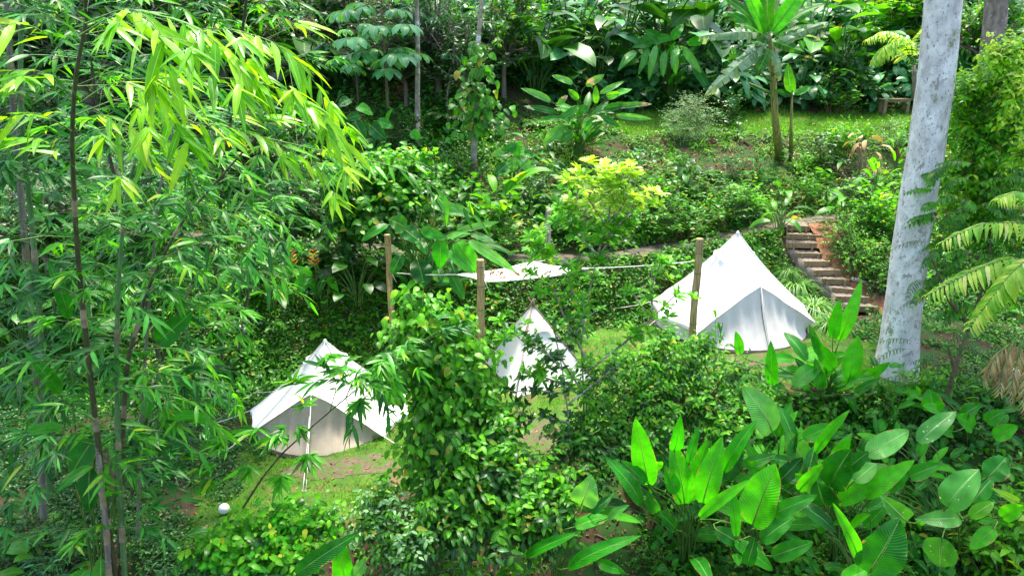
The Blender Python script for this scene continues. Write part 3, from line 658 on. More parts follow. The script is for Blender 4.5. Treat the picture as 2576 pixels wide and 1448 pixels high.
RS.seed(5); ii = RS.randint(0, len(sailV), 130); lm = MB(); ii = ii[(ii % m_ > 2) & (ii % m_ < n - 5)]
lm.inst(T_CHIP, frames(rdir(len(ii), -10, 50), np.tile([0, -.4, 1.0], (len(ii), 1)), RS.uniform(.08, .2, len(ii))), sailV[ii] + [0, 0, .02] + RS.normal(0, .05, (len(ii), 3)) * [1, 1, 0])
tag(lm.build('fallen_leaves', 'litter'), 'brown dead leaves lying scattered on the white shade sail', 'fallen leaves', kind='stuff')

# ------------------------------------------------------------------ bench with a low stool, globe lamp, logs, small things
def table(name, loc, rot, L, W, Hh, th, leg, label, cat, ap_=.09):
    r = thing(name, loc, label, cat); r.rotation_euler[2] = rot
    m = MB(); m.box([0, 0, Hh - th / 2], [L / 2, 0, 0], [0, W / 2, 0], [0, 0, th / 2]); m.build('top', 'timber', r, smooth=False)
    m = MB()
    for s_ in (-1, 1): m.box([0, s_ * (W / 2 - .06), Hh - th - ap_ / 2], [L / 2 - .06, 0, 0], [0, .02, 0], [0, 0, ap_ / 2]); m.box([s_ * (L / 2 - .06), 0, Hh - th - ap_ / 2 - .002], [.02, 0, 0], [0, W / 2 - .09, 0], [0, 0, ap_ / 2])
    m.build('apron', 'timber', r, smooth=False)
    for sx in (-1, 1):
        for sy in (-1, 1):
            m = MB(); m.box([sx * (L / 2 - .13), sy * (W / 2 - .075), (Hh - th) / 2 - .03], [leg, 0, 0], [0, leg * .8, 0], [0, 0, (Hh - th) / 2 + .028]); m.build('leg', 'timber', r, smooth=False)
    return r
bp = G(2246, 286)
table('garden_bench', bp, rad(6), 1.38, .5, .68, .06, .075, 'heavy wooden bench on the upper lawn left of the pale trunk', 'bench')
table('low_stool', bp + np.array([-.05, .55, 0.02]), rad(2), .75, .3, .34, .05, .04, 'low wooden stool half hidden behind the heavy bench', 'stool', .04)
gp = G(566, 1296); gl = thing('globe_lamp', gp, 'white round garden lamp in the grass at the lower left', 'lamp')
mb = MB(); a = np.linspace(-1.35, 1.57, 12); mb.tube([[0, 0, .16 + .105 * math.sin(k)] for k in a], [.105 * math.cos(k) + .001 for k in a], 24); mb.build('globe', 'lamp_glass', gl)
mb = MB(); mb.tube([[0, 0, -.05], [0, 0, .08], [0, 0, .09]], [.05, .05, .06], 12); mb.build('base', 'plastic_dark', gl)
def log(pts, r0, mat, label, name='fallen_log', cat='log'):
    P = [np.array(G(*p)) + [0, 0, r0 * .7] for p in pts]; m = MB(); base = P[0].copy(); Q_ = []
    for k in range(len(P) - 1):
        for t in np.linspace(0, 1, 6, endpoint=(k == len(P) - 2)): Q_.append(P[k] * (1 - t) + P[k + 1] * t)
    Q_ = np.array(Q_); m.tube(Q_ - base, r0 * (1 + .12 * np.sin(np.arange(len(Q_)) * 1.7)), 9); o = m.build(name, mat); o.location = base; tag(o, label, cat); return o
log([(2140, 704), (2212, 726)], .07, 'bark_thin', 'pale fallen log lying beside the lower timber steps')
log([(1372, 1150), (1425, 1134)], .06, 'timber_dark', 'dark timber edging at the front of the middle lawn', 'edging_timber', 'edging')
log([(1500, 1345), (1560, 1375), (1600, 1370)], .02, 'twig', 'thin dead stick on the leaf litter left of the upright paddle leaves', 'dead_branch', 'branch')
log([(900, 1195), (935, 1205)], .015, 'twig', 'short twig lying on the lawn in front of the left tent', 'dead_branch', 'branch')
log([(573, 808), (622, 838)], .085, 'bark_pale', 'short pale piece of split wood on the green bank above the left tent', 'split_wood', 'wood')
log([(2120, 600), (2170, 625), (2230, 640)], .035, 'twig', 'thin dead branch on the slope behind the clipped hedge', 'dead_branch', 'branch')
for k, (px, py, s, lb) in enumerate([(1128, 762, .22, 'grey stone in the red soil left of the front post'), (2185, 668, .12, 'small grey stone beside the middle timber steps'), (2085, 408, .3, 'round grey rock on the slope under the upper lawn'), (2270, 845, .3, 'flat stone behind the foot of the pale trunk'), (2180, 478, .18, 'pale rock near the dried clump on the slope'), (1345, 1045, .1, 'small stone on the middle lawn'), (2555, 945, .35, 'flat stone on the brown ground at the right edge')]):
    g = G(px, py); m = MB(); a = np.linspace(-1.4, 1.5, 7); m.tube([[.1 * s * math.sin(3 * i + k), .1 * s * math.cos(2 * i), s * .3 * math.sin(i)] for i in a], [s * (.55 * math.cos(i) + .02) * (1 + .15 * math.sin(5 * i + k)) for i in a], 9)
    o = m.build('stone', 'stone'); o.location = g; tag(o, lb, 'stone')
for px, lb in ((2180, 'left of two small white marker stakes near the bench'), (2199, 'right of two small white marker stakes, nearer the bench')):
    g = G(px, 268); m = MB(); m.tube([[0, 0, -.1], [0, 0, .22]], [.02, .02], 6); m.tube([[0, 0, .18], [.02, 0, .3], [0, 0, .42]], [.06, .08, .03], 7); o = m.build('marker_stake', 'white_paint'); o.location = g; tag(o, lb, 'stake')

# ================================================================== TRUNKS
def trunk(name, P, r, mat, label, cat='tree', sides=18, lump=.03, extra=None, group=None):
    P = np.array(P, float); base = P[0].copy(); n = 50; t = np.linspace(0, len(P) - 1, n); C = np.stack([np.interp(t, range(len(P)), P[:, c]) for c in range(3)], 1)
    k = np.ones(7) / 7; Cp = np.pad(C, ((3, 3), (0, 0)), 'reflect', reflect_type='odd'); C = np.stack([np.convolve(Cp[:, c], k, 'valid') for c in range(3)], 1)
    rr = np.interp(t, range(len(r)), r); root = thing(name, base, label, cat, group); m = MB(); m.tube(C - base, rr, sides)
    v = m.v[0]; ph = np.arctan2(v[:, 1], v[:, 0]); v *= 1; cen = np.repeat(C - base, sides, 0); off = v[:n * sides] - cen
    v[:n * sides] = cen + off * (1 + lump * np.sin(3 * np.arctan2(off[:, 1], off[:, 0]) + v[:n * sides, 2] * 1.3) + lump * .6 * np.sin(v[:n * sides, 2] * 4 + 5 * np.arctan2(off[:, 1], off[:, 0])))[:, None]
    m.build('trunk', mat, root); return root, base
big_base = ground(*R(2252, 965, 16.6)[:2])
big, bb = trunk('tall_tree', [big_base + [0, 0, -.3], R(2262, 850, 16.65), R(2293, 590, 16.9), R(2320, 450, 17.0), R(2340, 300, 17.0), R(2366, 100, 17.1), R(2376, -50, 17.1), R(2425, -420, 17.2), R(2440, -900, 17.0)], [.56, .43, .395, .39, .385, .38, .37, .33, .28], 'bark_pale', 'tall tree with a thick smooth pale grey trunk, right of the large tent', sides=28, lump=.025)
t2, _ = trunk('tall_tree', [G(2490, 330) + [0, 0, -.2], R(2492, 200, 22.3), R(2498, 100, 22.3), R(2510, 0, 22.4), R(2518, -200, 22.5), R(2500, -500, 22.5)], [.32, .30, .31, .28, .25, .2], 'bark_brown', 'tree with a rough brown trunk at the top right corner', sides=16, lump=.08)
t3, _ = trunk('slender_tree', [G(1052, 385), R(1050, 285, 29.8), R(1051, 100, 30), R(1048, 0, 30.2), R(1046, -250, 30.4)], [.12, .11, .09, .085, .07], 'bark_thin', 'slender straight tree with a blotched pale trunk beside the umbrella leaves', sides=10)
t4, _ = trunk('vine_tree', [G(1190, 445), R(1192, 380, 27.2), R(1200, 250, 27.5), R(1202, 110, 27.6), R(1212, 0, 27.8), R(1214, -250, 28)], [.13, .12, .10, .085, .08, .06], 'bark_thin', 'slender tree whose trunk is wrapped in a climbing heart leaf vine', sides=10)
t5, _ = trunk('crooked_tree', [G(1128, 300), R(1122, 235, 33), R(1139, 190, 33), R(1135, 120, 33.2), R(1128, 20, 33.4), R(1100, -60, 33.5)], [.07, .06, .055, .05, .04, .03], 'bark_thin', 'thin crooked grey tree between the two slender trunks', sides=8)
# climbing vine leaves on the wrapped trunk
RS.seed(21); n = 230; py = np.concatenate([RS.uniform(105, 330, 150), RS.uniform(210, 340, 80)]); P = np.array([R(1202 + RS.normal(0, 9 + 24 * min(1, max(0, (y - 120) / 140))), y, 27.3 + RS.uniform(-.5, .25)) for y in py])
lm = MB(); lm.inst(T_HEART, frames(np.stack([RS.normal(0, .6, n), RS.uniform(-1, .1, n), RS.uniform(-1.1, -.2, n)], 1), np.tile([0, -.6, 1.0], (n, 1)) + RS.normal(0, .3, (n, 3)), RS.uniform(.22, .42, n)), P)
o = lm.build('foliage', 'lf_mid', t4, origin=t4.location); o.location = (0, 0, 0)

def crown(root, c, rad3, n, L, mat, seed, tm=None):
    RS.seed(seed); base = np.array(root.location); c = np.array(c, float); lm, sm = MB(), MB(); top = c - [0, 0, rad3[2] * .8]
    u = nrm(RS.normal(0, 1, (n, 3))) * (RS.uniform(.1, 1, (n, 1)) ** .4); E = c + u * rad3
    for e in E[::6]: sm.tube(np.array([top, (top + e) / 2 + [0, 0, .4], e]) - base, [.08, .05, .02], 5, cap=False)
    for k in range(9):
        P = E + RS.normal(0, .22, (n, 3)); lm.inst(T_OV if tm is None else tm, frames(rdir(n, -50, 20), UPS(n, .4), L * RS.uniform(.6, 1.2, n)), P - base)
    sm.build('branch', 'bark_thin', root); lm.build('crown', mat, root)
crown(big, R(2440, -900, 17.0) + [0.8, 1.0, 2.2], [4.2, 4.2, 2.2], 420, .32, 'lf_mid', 91)
crown(t2, R(2500, -500, 22.5) + [0, 0, 1.0], [3.6, 3.2, 2.0], 300, .30, 'lf_mid', 92)
crown(t3, R(1046, -250, 30.4) + [0, .5, 2.0], [3.4, 3.0, 2.4], 220, .34, 'lf_dark', 93)
#crown(t4, R(1214, -250, 28) + [0.5, 2.0, 2.4], [3.0, 3.0, 2.2], 200, .34, 'lf_dark', 94)
#crown(t5, R(1100, -60, 33.5) + [0, 0, 1.2], [2.2, 2.2, 1.4], 220, .26, 'lf_dark', 95)
# crown foliage helper for hero trees
def leaves_on(lm, P, D, tm, L, upj=.4, lo=.7, hi=1.2): lm.inst(tm, frames(D, UPS(len(P), upj), L * RS.uniform(lo, hi, len(P))), P)
def to_local(mb, root): 
    off = np.array(root.location); mb.v = [v - off for v in mb.v]; return mb

# ================================================================== HERO LEAVES
def big_leaf(A, B, W, bend=.12, fold=.12, kind='paddle', torn=0, tw=0.0, seed=0, face=.8, nl=14, wave=.02):
    """blade from base A to tip B, W metres wide, top side turned between the sky and the eye"""
    A = np.asarray(A, float); B = np.asarray(B, float); ax = B - A; L = np.linalg.norm(ax); y = ax / L
    hint = np.array([0, 0, 1.0]) * (1 - face) + nrm(EYE - (A + B) / 2) * face; hint = hint + tw * np.cross(y, hint)
    x = nrm(np.cross(y, hint)); z = np.cross(x, y); r_ = np.random.RandomState(seed); a, b = SHP[kind]; mb = MB()
    S = np.linspace(0, 1, nl + 1)
    def mid(s): return A + y * L * s + z * bend * L * 4 * s * (1 - s) * (1 - .3 * s)
    def side(s, sg, f, w=None, droop=0):
        w = prof(0.02 + .975 * s, a, b) * W / 2 if w is None else w
        return mid(s) + x * sg * w * f + z * (fold * w * f * f * 1.5 + wave * W * math.sin(s * 13 + sg + seed) * f - droop * f * f)
    if not torn:
        V = []; U = []
        for s in S:
            for c in (-1, -.5, 0, .5, 1): V.append(side(s, np.sign(c), abs(c)) if c else mid(s)); U.append((.5 + c / 2, s))
        mb.add(V, q=[(k * 5 + j, k * 5 + j + 1, (k + 1) * 5 + j + 1, (k + 1) * 5 + j) for k in range(nl) for j in range(4)], uv=U)
    else:
        for sg in (-1, 1):
            s0 = 0.0
            while s0 < .995:
                s1 = min(1.0, s0 + r_.uniform(.02, .10) * (1 if r_.rand() < torn else 2.5)); dr = r_.uniform(.0, .9) * W * torn; V = []; U = []; m = 4
                for i in range(m + 1):
                    s = s0 + (s1 - s0) * i / m; g = s0 + .5 * (s1 - s0) + (s - s0 - .5 * (s1 - s0)) * (1 - .15 * torn)
                    for f, ss in ((0, s), (.5, (s + g) / 2), (1, g)): 
                        V.append(side(ss, sg, f, None, dr) + y * f * .08 * W if f else mid(s)); U.append((.5 + sg * f / 2, s))
                q = [(i * 3 + j, i * 3 + j + 1, (i + 1) * 3 + j + 1, (i + 1) * 3 + j) for i in range(m) for j in range(2)]; mb.add(V, q=q, uv=U); s0 = s1
    rib = [mid(s) - z * .004 for s in S]; mb.tube(rib, np.linspace(.012, .003, len(rib)) * max(.6, W * 2), 4, cap=False)
    return mb
def hero(name, loc, leaves, d0, label, cat, mat, stem='green_stem', kind='paddle', group=None, sr=.013, face=.8, petal=True, fill=0, fmat=None, twk=1.0, wk=1.0):
    """leaves: (x0,y0,x1,y1,wpx[,mat[,dd0,dd1[,torn]]]) in photo pixels around distance d0"""
    root = thing(name, loc, label, cat, group); loc = np.asarray(loc); rr = random.Random(len(leaves) + int(d0 * 10))
    for k, lf in enumerate(leaves):
        x0, y0, x1, y1, w = lf[:5]; m = lf[5] if len(lf) > 5 and lf[5] else mat; da = lf[6] if len(lf) > 6 else rr.uniform(-.25, .25); db = lf[7] if len(lf) > 7 else da + rr.uniform(-.35, .15)
        A = R(x0, y0, d0 + da); B = R(x1, y1, d0 + db); Wm = w * depth((A + B) / 2) / FPX * 1.02 * wk
        mb = big_leaf(A - loc + EYE * 0, B - loc, Wm, kind=kind, seed=k, torn=lf[8] if len(lf) > 8 else 0, bend=rr.uniform(.02, .10), face=face) if False else None
        mb = big_leaf(A, B, Wm, kind=kind, seed=k, torn=lf[8] if len(lf) > 8 else 0, bend=rr.uniform(.04, .17), face=face, fold=rr.uniform(.03, .22), wave=rr.uniform(.03, .07), tw=rr.uniform(-.3, .3) * twk)
        mb.v = [v - loc for v in mb.v]; mb.build('leaf', m, root)
        if petal:
            g = loc + np.array([rr.uniform(-.12, .12), rr.uniform(-.1, .1), -.05]); hgt = A[2] - g[2]
            t = np.linspace(0, 1, 7)[:, None]; ctrl = g + np.array([0, 0, max(.3, hgt * .75)]) * 1.0 + (A - g) * np.array([.25, .25, 0])
            ctrl2 = A - nrm(B - A) * min(.35, .3 * np.linalg.norm(A - g)); P = (1 - t) ** 3 * g + 3 * t * (1 - t) ** 2 * ctrl + 3 * t ** 2 * (1 - t) * ctrl2 + t ** 3 * A
            sm = MB(); sm.tube(P - loc, np.linspace(sr * 1.3, sr * .7, 7), 5, cap=False); sm.build('stalk', stem, root)
    if fill:
        Ls = [np.linalg.norm(R(l[0], l[1], d0) - R(l[2], l[3], d0)) for l in leaves]; Lm = float(np.mean(Ls)); hs = [R(l[0], l[1], d0)[2] - loc[2] for l in leaves]; hm = max(.3, float(np.mean(hs)))
        cx = float(np.mean([R(l[0], l[1], d0)[0] for l in leaves])) - loc[0]
        for k in range(int(fill * 2.2)):
            a = k * 2.4 + rr.uniform(-.4, .4); d = np.array([math.cos(a), math.sin(a), 0]); hh = hm * rr.uniform(.25, .95); L = Lm * rr.uniform(.7, 1.15)
            A = loc + np.array([cx * hh / hm, 0, hh]) + d * rr.uniform(.15, .6) * hm * .6; el = rad(rr.uniform(-25, 60)); B = A + L * (d * math.cos(el) + np.array([0, 0, math.sin(el)]))
            mb = big_leaf(A, B, L * rr.uniform(.26, .40) * wk, kind=kind, seed=k + 50, bend=rr.uniform(.04, .16), face=.45, fold=rr.uniform(.05, .2), nl=9); mb.v = [v - loc for v in mb.v]
            mb.build('leaf', rr.choice(fmat or [mat, 'lf_paddle_dark', 'lf_paddle']), root)
            sm = MB(); g = loc + np.array([0, 0, -.05]); t = np.linspace(0, 1, 6)[:, None]; m_ = g + (A - g) * np.array([.3, .3, .8]); sm.tube((1 - t) ** 2 * g + 2 * t * (1 - t) * m_ + t * t * A - loc, np.linspace(sr * 1.1, sr * .6, 6), 4, cap=False); sm.build('stalk', stem, root)
    return root
def gnd(px, py): return G(px, py)
PD_, PP_, SP_, BU_ = 'lf_paddle_dark', 'lf_paddle_pale', 'lf_spotted', 'lf_burnt'
hero('heliconia_clump', gnd(1728, 1420), [(1632, 1218, 1599, 1050, 60), (1722, 1265, 1690, 1106, 62), (1697, 1130, 1712, 1043, 34), (1768, 1264, 1816, 1096, 62), (1738, 1255, 1780, 1105, 48), (1733, 1165, 1757, 1072, 24), (1822, 1185, 1906, 1053, 38), (1612, 1268, 1521, 1146, 42, PD_), (1625, 1212, 1562, 1156, 36, PD_), (1700, 1240, 1672, 1170, 36), (1650, 1290, 1628, 1235, 32, PD_), (1700, 1330, 1655, 1285, 36, PD_)], 10.6,
     'clump of upright bright green paddle leaves, bottom centre right', 'plant', 'lf_paddle', kind='heli', fill=6)
hero('broadleaf_clump', gnd(1895, 1440), [(1893, 1320, 1953, 1166, 94, 'lf_paddle'), (1852, 1347, 1841, 1212, 26, 'lf_paddle'), (1760, 1300, 1889, 1205, 30, 'lf_paddle'), (1943, 1293, 2055, 1244, 40), (1850, 1362, 1944, 1434, 40, 'lf_paddle'), (1943, 1398, 2045, 1362, 46), (1916, 1360, 1997, 1300, 46), (1800, 1330, 1870, 1372, 40, PD_), (1880, 1420, 1900, 1350, 34, PD_)], 9.7,
     'clump with one large yellow tipped oval leaf held upright, bottom right', 'plant', PD_, kind='paddle', fill=7)
hero('broadleaf_clump', gnd(1945, 1300), [(1943, 1085, 1870, 972, 78, PP_), (1865, 1168, 1952, 1143, 30, PP_), (1926, 1192, 1870, 1158, 36), (2037, 1186, 1977, 1082, 64, PP_), (2021, 1102, 2096, 1068, 40), (1960, 1210, 2020, 1150, 40, PD_), (1990, 1140, 2005, 1090, 30, PD_)], 12.0,
     'clump with a pale broad leaf standing highest, above the upright paddle leaves', 'plant', 'lf_paddle', kind='paddle', fill=10)
hero('broadleaf_clump', gnd(2100, 1420), [(2051, 1138, 2138, 1030, 28, 'lf_paddle'), (2095, 1192, 2140, 1098, 44), (2090, 1222, 2142, 1128, 80, PD_), (2180, 1142, 2287, 1082, 56, PP_), (2180, 1250, 2300, 1156, 42, 'lf_paddle'), (2105, 1265, 2277, 1166, 48, 'lf_paddle'), (2072, 1268, 2055, 1210, 82, PD_), (2017, 1270, 2104, 1337, 40, PD_), (2010, 1232, 2070, 1166, 32), (2230, 1228, 2287, 1190, 44, PD_), (2288, 1199, 2368, 1166, 40, PD_), (2130, 1180, 2185, 1135, 40, PD_), (2150, 1210, 2205, 1165, 44, PP_), (2060, 1240, 2000, 1190, 36)], 10.9,
     'wide clump of overlapping ribbed leaves to the right of the upright paddles', 'plant', 'lf_paddle', kind='paddle', fill=10)
hero('broadleaf_plant', gnd(2262, 1330), [(2312, 1112, 2405, 1034, 50, SP_, 0, .2)], 10.8, 'single blotched leaf on a long thin stalk, lower right', 'plant', SP_)
hero('broadleaf_clump', gnd(2185, 1560), [(2185, 1440, 2264, 1304, 106, PD_), (2156, 1400, 2095, 1264, 32, 'lf_paddle'), (2120, 1460, 2200, 1425, 46, 'lf_paddle')], 8.9,
     'plant with one very large dark ribbed oval leaf at the bottom edge', 'plant', PD_, fill=5)
hero('broadleaf_clump', gnd(2400, 1400), [(2383, 1275, 2463, 1180, 78, SP_), (2485, 1200, 2533, 1148, 60, PD_), (2415, 1302, 2303, 1304, 44, PP_), (2280, 1312, 2213, 1244, 50, SP_), (2447, 1264, 2496, 1204, 50, PD_), (2562, 1264, 2494, 1226, 20, 'lf_yellow'), (2440, 1300, 2500, 1262, 34, 'lf_bright'), (2370, 1352, 2364, 1424, 78, SP_), (2500, 1330, 2440, 1380, 40, 'lf_paddle'), (2520, 1300, 2575, 1270, 40)], 9.8,
     'clump of white blotched leaves in the lower right corner', 'plant', 'lf_paddle', fill=14)
hero('broadleaf_clump', gnd(2440, 1110), [(2352, 1032, 2338, 978, 50, PD_), (2447, 1075, 2405, 1043, 46), (2365, 1040, 2320, 1020, 34), (2420, 1045, 2470, 1015, 36, PD_), (2500, 1100, 2560, 1070, 40), (2480, 1060, 2530, 1030, 36, PD_), (2395, 1085, 2345, 1075, 34, PD_)], 12.8,
     'group of small dark ribbed leaves on the shaded slope at the right', 'plant', 'lf_paddle', fill=12)
hero('heliconia_clump', gnd(1395, 1500), [(1430, 1428, 1614, 1346, 38, 'lf_paddle'), (1325, 1398, 1459, 1338, 30, 'lf_paddle'), (1447, 1324, 1537, 1299, 36, 'lf_paddle'), (1530, 1302, 1584, 1269, 22, PP_), (1504, 1412, 1574, 1440, 28, 'lf_paddle'), (1463, 1268, 1488, 1194, 68, PP_), (1490, 1290, 1545, 1240, 22, PD_)], 10.0,
     'arching long green leaves over the leaf litter, bottom centre', 'plant', 'lf_paddle', kind='heli', fill=4)
hero('banana_plant', gnd(265, 1560), [(250, 1492, 254, 1398, 66, PP_), (235, 1105, 180, 1192, 62, PD_, .4, .3), (226, 1175, 226, 1286, 50, PD_, .4, .3), (400, 1075, 477, 1127, 30, PD_, 1, 1), (395, 1040, 560, 1074, 32, 'lf_paddle', 1.2, 1.2), (150, 990, 57, 880, 34, PD_, .8, .6), (395, 862, 488, 780, 54, PD_, 1.5, 1.5), (172, 800, 120, 652, 34, PD_, 1.3, 1.2), (400, 1110, 440, 1165, 30, PD_, 1, 1)], 9.6,
     'banana like plant with wide dark leaves among the bamboo stems', 'plant', PD_, kind='heli', fill=5)
hero('banana_plant', gnd(810, 1560), [(872, 1462, 858, 1346, 54, 'lf_paddle'), (745, 1445, 905, 1338, 48, PD_), (890, 1450, 920, 1400, 30, PP_)], 9.2, 'broad pointed banana leaves rising from the bottom edge, left of centre', 'plant', PD_, kind='heli')
hero('broadleaf_clump', gnd(1050, 765), [(1015, 575, 1058, 609, 42, PD_), (1060, 577, 1124, 601, 28), (1107, 600, 1108, 674, 40, 'lf_paddle'), (1050, 654, 1068, 722, 56, PD_), (1092, 632, 1087, 682, 26), (1146, 606, 1206, 688, 46, 'lf_paddle'), (1130, 632, 1190, 688, 28), (1180, 606, 1298, 684, 26, PP_), (1205, 612, 1292, 640, 15), (1150, 580, 1256, 558, 17, PP_), (1185, 590, 1247, 612, 20), (1085, 514, 1187, 532, 26, PP_), (1120, 534, 1192, 547, 16), (1020, 572, 978, 552, 46, 'lf_banana'), (975, 566, 910, 608, 24), (1100, 672, 1112, 710, 26, PD_), (1135, 690, 1168, 753, 28, PD_), (1010, 640, 985, 690, 30, PD_), (1130, 650, 1150, 700, 24), (1050, 600, 1075, 640, 26, PD_)], 19.3,
     'big clump of wide drooping leaves between the left posts, over the shade sail', 'plant', 'lf_paddle_dark', kind='paddle', sr=.02, fill=14)
hero('heliconia_clump', gnd(2085, 1010), [(2112, 856, 2168, 702, 32, 'lf_paddle'), (2096, 850, 2114, 752, 32), (2098, 927, 2040, 842, 36), (2136, 952, 2160, 843, 48), (1996, 968, 2080, 903, 44, PP_), (1943, 968, 1939, 856, 32, 'lf_paddle'), (1862, 890, 1851, 832, 25, 'lf_paddle'), (2060, 890, 2035, 815, 22, PD_), (2180, 950, 2240, 910, 24), (2120, 960, 2190, 925, 22), (2070, 980, 2050, 900, 26, PD_), (2150, 985, 2215, 950, 22, PD_)], 14.6,
     'tall upright bright leaves in front of the right side of the large tent', 'plant', 'lf_paddle', kind='heli', fill=10)
# banana with its sucker on the upper lawn
ban = gnd(1963, 398); bn = hero('banana_plant', ban, [(1922, 82, 1850, -70, 34, 'lf_paddle'), (1932, 80, 1925, -110, 36, 'lf_banana', 0, .4), (1942, 80, 2040, -45, 44, 'lf_paddle'), (1922, 92, 1800, -20, 26, 'lf_banana'), (1945, 88, 2075, 10, 26, 'lf_banana'), (1936, 78, 1975, -110, 30, 'lf_banana_old', .3, .6), (1928, 108, 1775, 238, 40, 'lf_banana_old', -.6, -1.0, 1), (1938, 92, 1762, 92, 34, 'lf_banana_old', -.2, -.4, .8), (1948, 110, 2084, 56, 26, 'lf_banana_old', -.3, -.4, .8), (1948, 100, 2030, 60, 30, 'lf_banana', -.2, -.4, .4), (1946, 118, 1996, 95, 30, 'lf_banana_old', -.4, -.8, .6), (1926, 112, 1855, 150, 34, 'lf_banana_old', -.5, -.9, 1), (1930, 100, 1850, 60, 24, 'lf_banana', -.4, -.8, .5), (1944, 105, 2020, 130, 24, 'lf_banana', -.5, -1.0, .6), (1920, 95, 1830, 30, 26, 'lf_paddle_dark', .3, .5, .3), (1950, 92, 2060, 15, 28, 'lf_paddle_dark', .3, .4, .3), (1940, 125, 1965, 200, 22, 'lf_banana_old', -.5, -.7, .9), (1935, 120, 1905, 185, 26, 'lf_banana', -.5, -.8, .8)], 29.0,
     'tall banana plant with torn hanging leaves on the edge of the upper lawn', 'banana plant', 'lf_banana', kind='paddle', petal=False, face=.5, twk=2.6)
mb = MB(); P = np.array([ban + [0, 0, -.1], R(1950, 300, 29), R(1945, 200, 29), R(1940, 130, 29), R(1935, 85, 29)]) - ban; mb.tube(P, [.19, .14, .12, .10, .06], 12); mb.build('stem', 'banana_stem', bn)
for s_ in ((1940, 205, 1895, 165), (1942, 190, 1975, 160), (1938, 235, 1885, 210)):
    mb = MB(); mb.tube([R(s_[0], s_[1], 28.9) - ban, R(s_[2], s_[3], 28.7) - ban], [.06, .035], 6); mb.build('leaf_stub', 'green_stem', bn)
suc = gnd(1990, 392); sk = hero('banana_sucker', suc, [(1992, 232, 1982, 160, 27, 'lf_banana'), (1998, 238, 2042, 218, 16, PD_), (1990, 240, 1945, 225, 14, PD_)], 28.6, 'young banana shoot just right of the tall banana', 'banana plant', 'lf_banana', petal=False)
mb = MB(); mb.tube(np.array([suc + [0, 0, -.1], R(1990, 320, 28.6), R(1993, 228, 28.6)]) - suc, [.09, .06, .03], 8); mb.build('stem', 'banana_stem', sk)

# upper clump with rusty burnt leaves
hero('burnt_leaf_clump', gnd(1450, 400), [(1475, 215, 1520, 188, 26, BU_), (1405, 262, 1428, 240, 20, BU_), (1510, 235, 1570, 205, 20, PP_), (1440, 210, 1388, 190, 22, PP_), (1385, 255, 1310, 222, 24, PP_), (1400, 285, 1315, 268, 22, PD_), (1545, 270, 1640, 262, 20, BU_), (1530, 250, 1590, 225, 24, 'lf_paddle'), (1550, 290, 1640, 300, 22, PP_), (1480, 295, 1470, 345, 34, PP_), (1500, 290, 1560, 320, 24), (1430, 300, 1345, 305, 22), (1420, 320, 1365, 365, 40, PP_), (1455, 250, 1430, 225, 24, 'lf_bright'), (1500, 260, 1498, 215, 22, 'lf_bright'), (1460, 270, 1405, 300, 24, PD_), (1520, 275, 1580, 260, 26, PD_), (1525, 240, 1560, 235, 20, 'lf_bright'), (1445, 330, 1405, 360, 30, PP_), (1475, 265, 1450, 292, 26, PD_)], 28.5,
     'bushy clump with rusty burnt leaves at its top, in front of the dark slope', 'plant', 'lf_paddle_dark', sr=.012, wk=.74, fill=30, fmat=['lf_paddle_dark', 'lf_paddle_pale', 'lf_mid', 'lf_burnt'])
hero('heart_leaf_plant', gnd(1300, 470), [(1292, 362, 1306, 395, 28, PD_), (1290, 396, 1292, 432, 32, PP_), (1300, 365, 1262, 378, 20, PD_), (1270, 380, 1238, 388, 18, PP_), (1310, 400, 1335, 430, 30, PP_), (1275, 415, 1245, 440, 26, PD_), (1315, 385, 1345, 395, 18, PD_), (1300, 430, 1320, 455, 24, PD_)], 25.6, 'plant of hanging dark heart shaped leaves, centre of the slope', 'plant', PD_, kind='round', fill=8)
hero('heart_leaf_plant', gnd(930, 430), [(900, 268, 938, 290, 26, 'lf_paddle'), (895, 310, 918, 352, 40, PD_), (935, 318, 972, 352, 36, PD_), (950, 305, 990, 322, 26), (880, 250, 850, 270, 26, PD_), (920, 350, 935, 385, 30, PD_), (1035, 330, 1055, 350, 26, PD_), (905, 290, 870, 300, 24, PD_)], 25.0, 'big dark heart leaves hanging left of the slender pale tree', 'plant', PD_, kind='round', fill=8)
hero('hanging_leaf_plant', gnd(1690, 262), [(1630, 120, 1605, 190, 16, PP_), (1650, 115, 1632, 205, 18, PP_), (1672, 130, 1668, 195, 18, PP_), (1695, 120, 1700, 190, 20, PP_), (1705, 120, 1690, 175, 18, PP_), (1720, 120, 1765, 185, 20, PP_), (1740, 160, 1790, 245, 24, PD_), (1600, 130, 1555, 178, 22, PP_), (1610, 100, 1700, 95, 26, PD_), (1660, 100, 1620, 75, 24, PD_), (1730, 110, 1800, 90, 24, 'lf_paddle'), (1640, 110, 1590, 120, 20, PD_), (1690, 100, 1720, 60, 24, 'lf_paddle')], 34.5, 'dark clump with a row of long pale leaves hanging down, upper centre right', 'plant', PD_, kind='heli', sr=.02, fill=18)

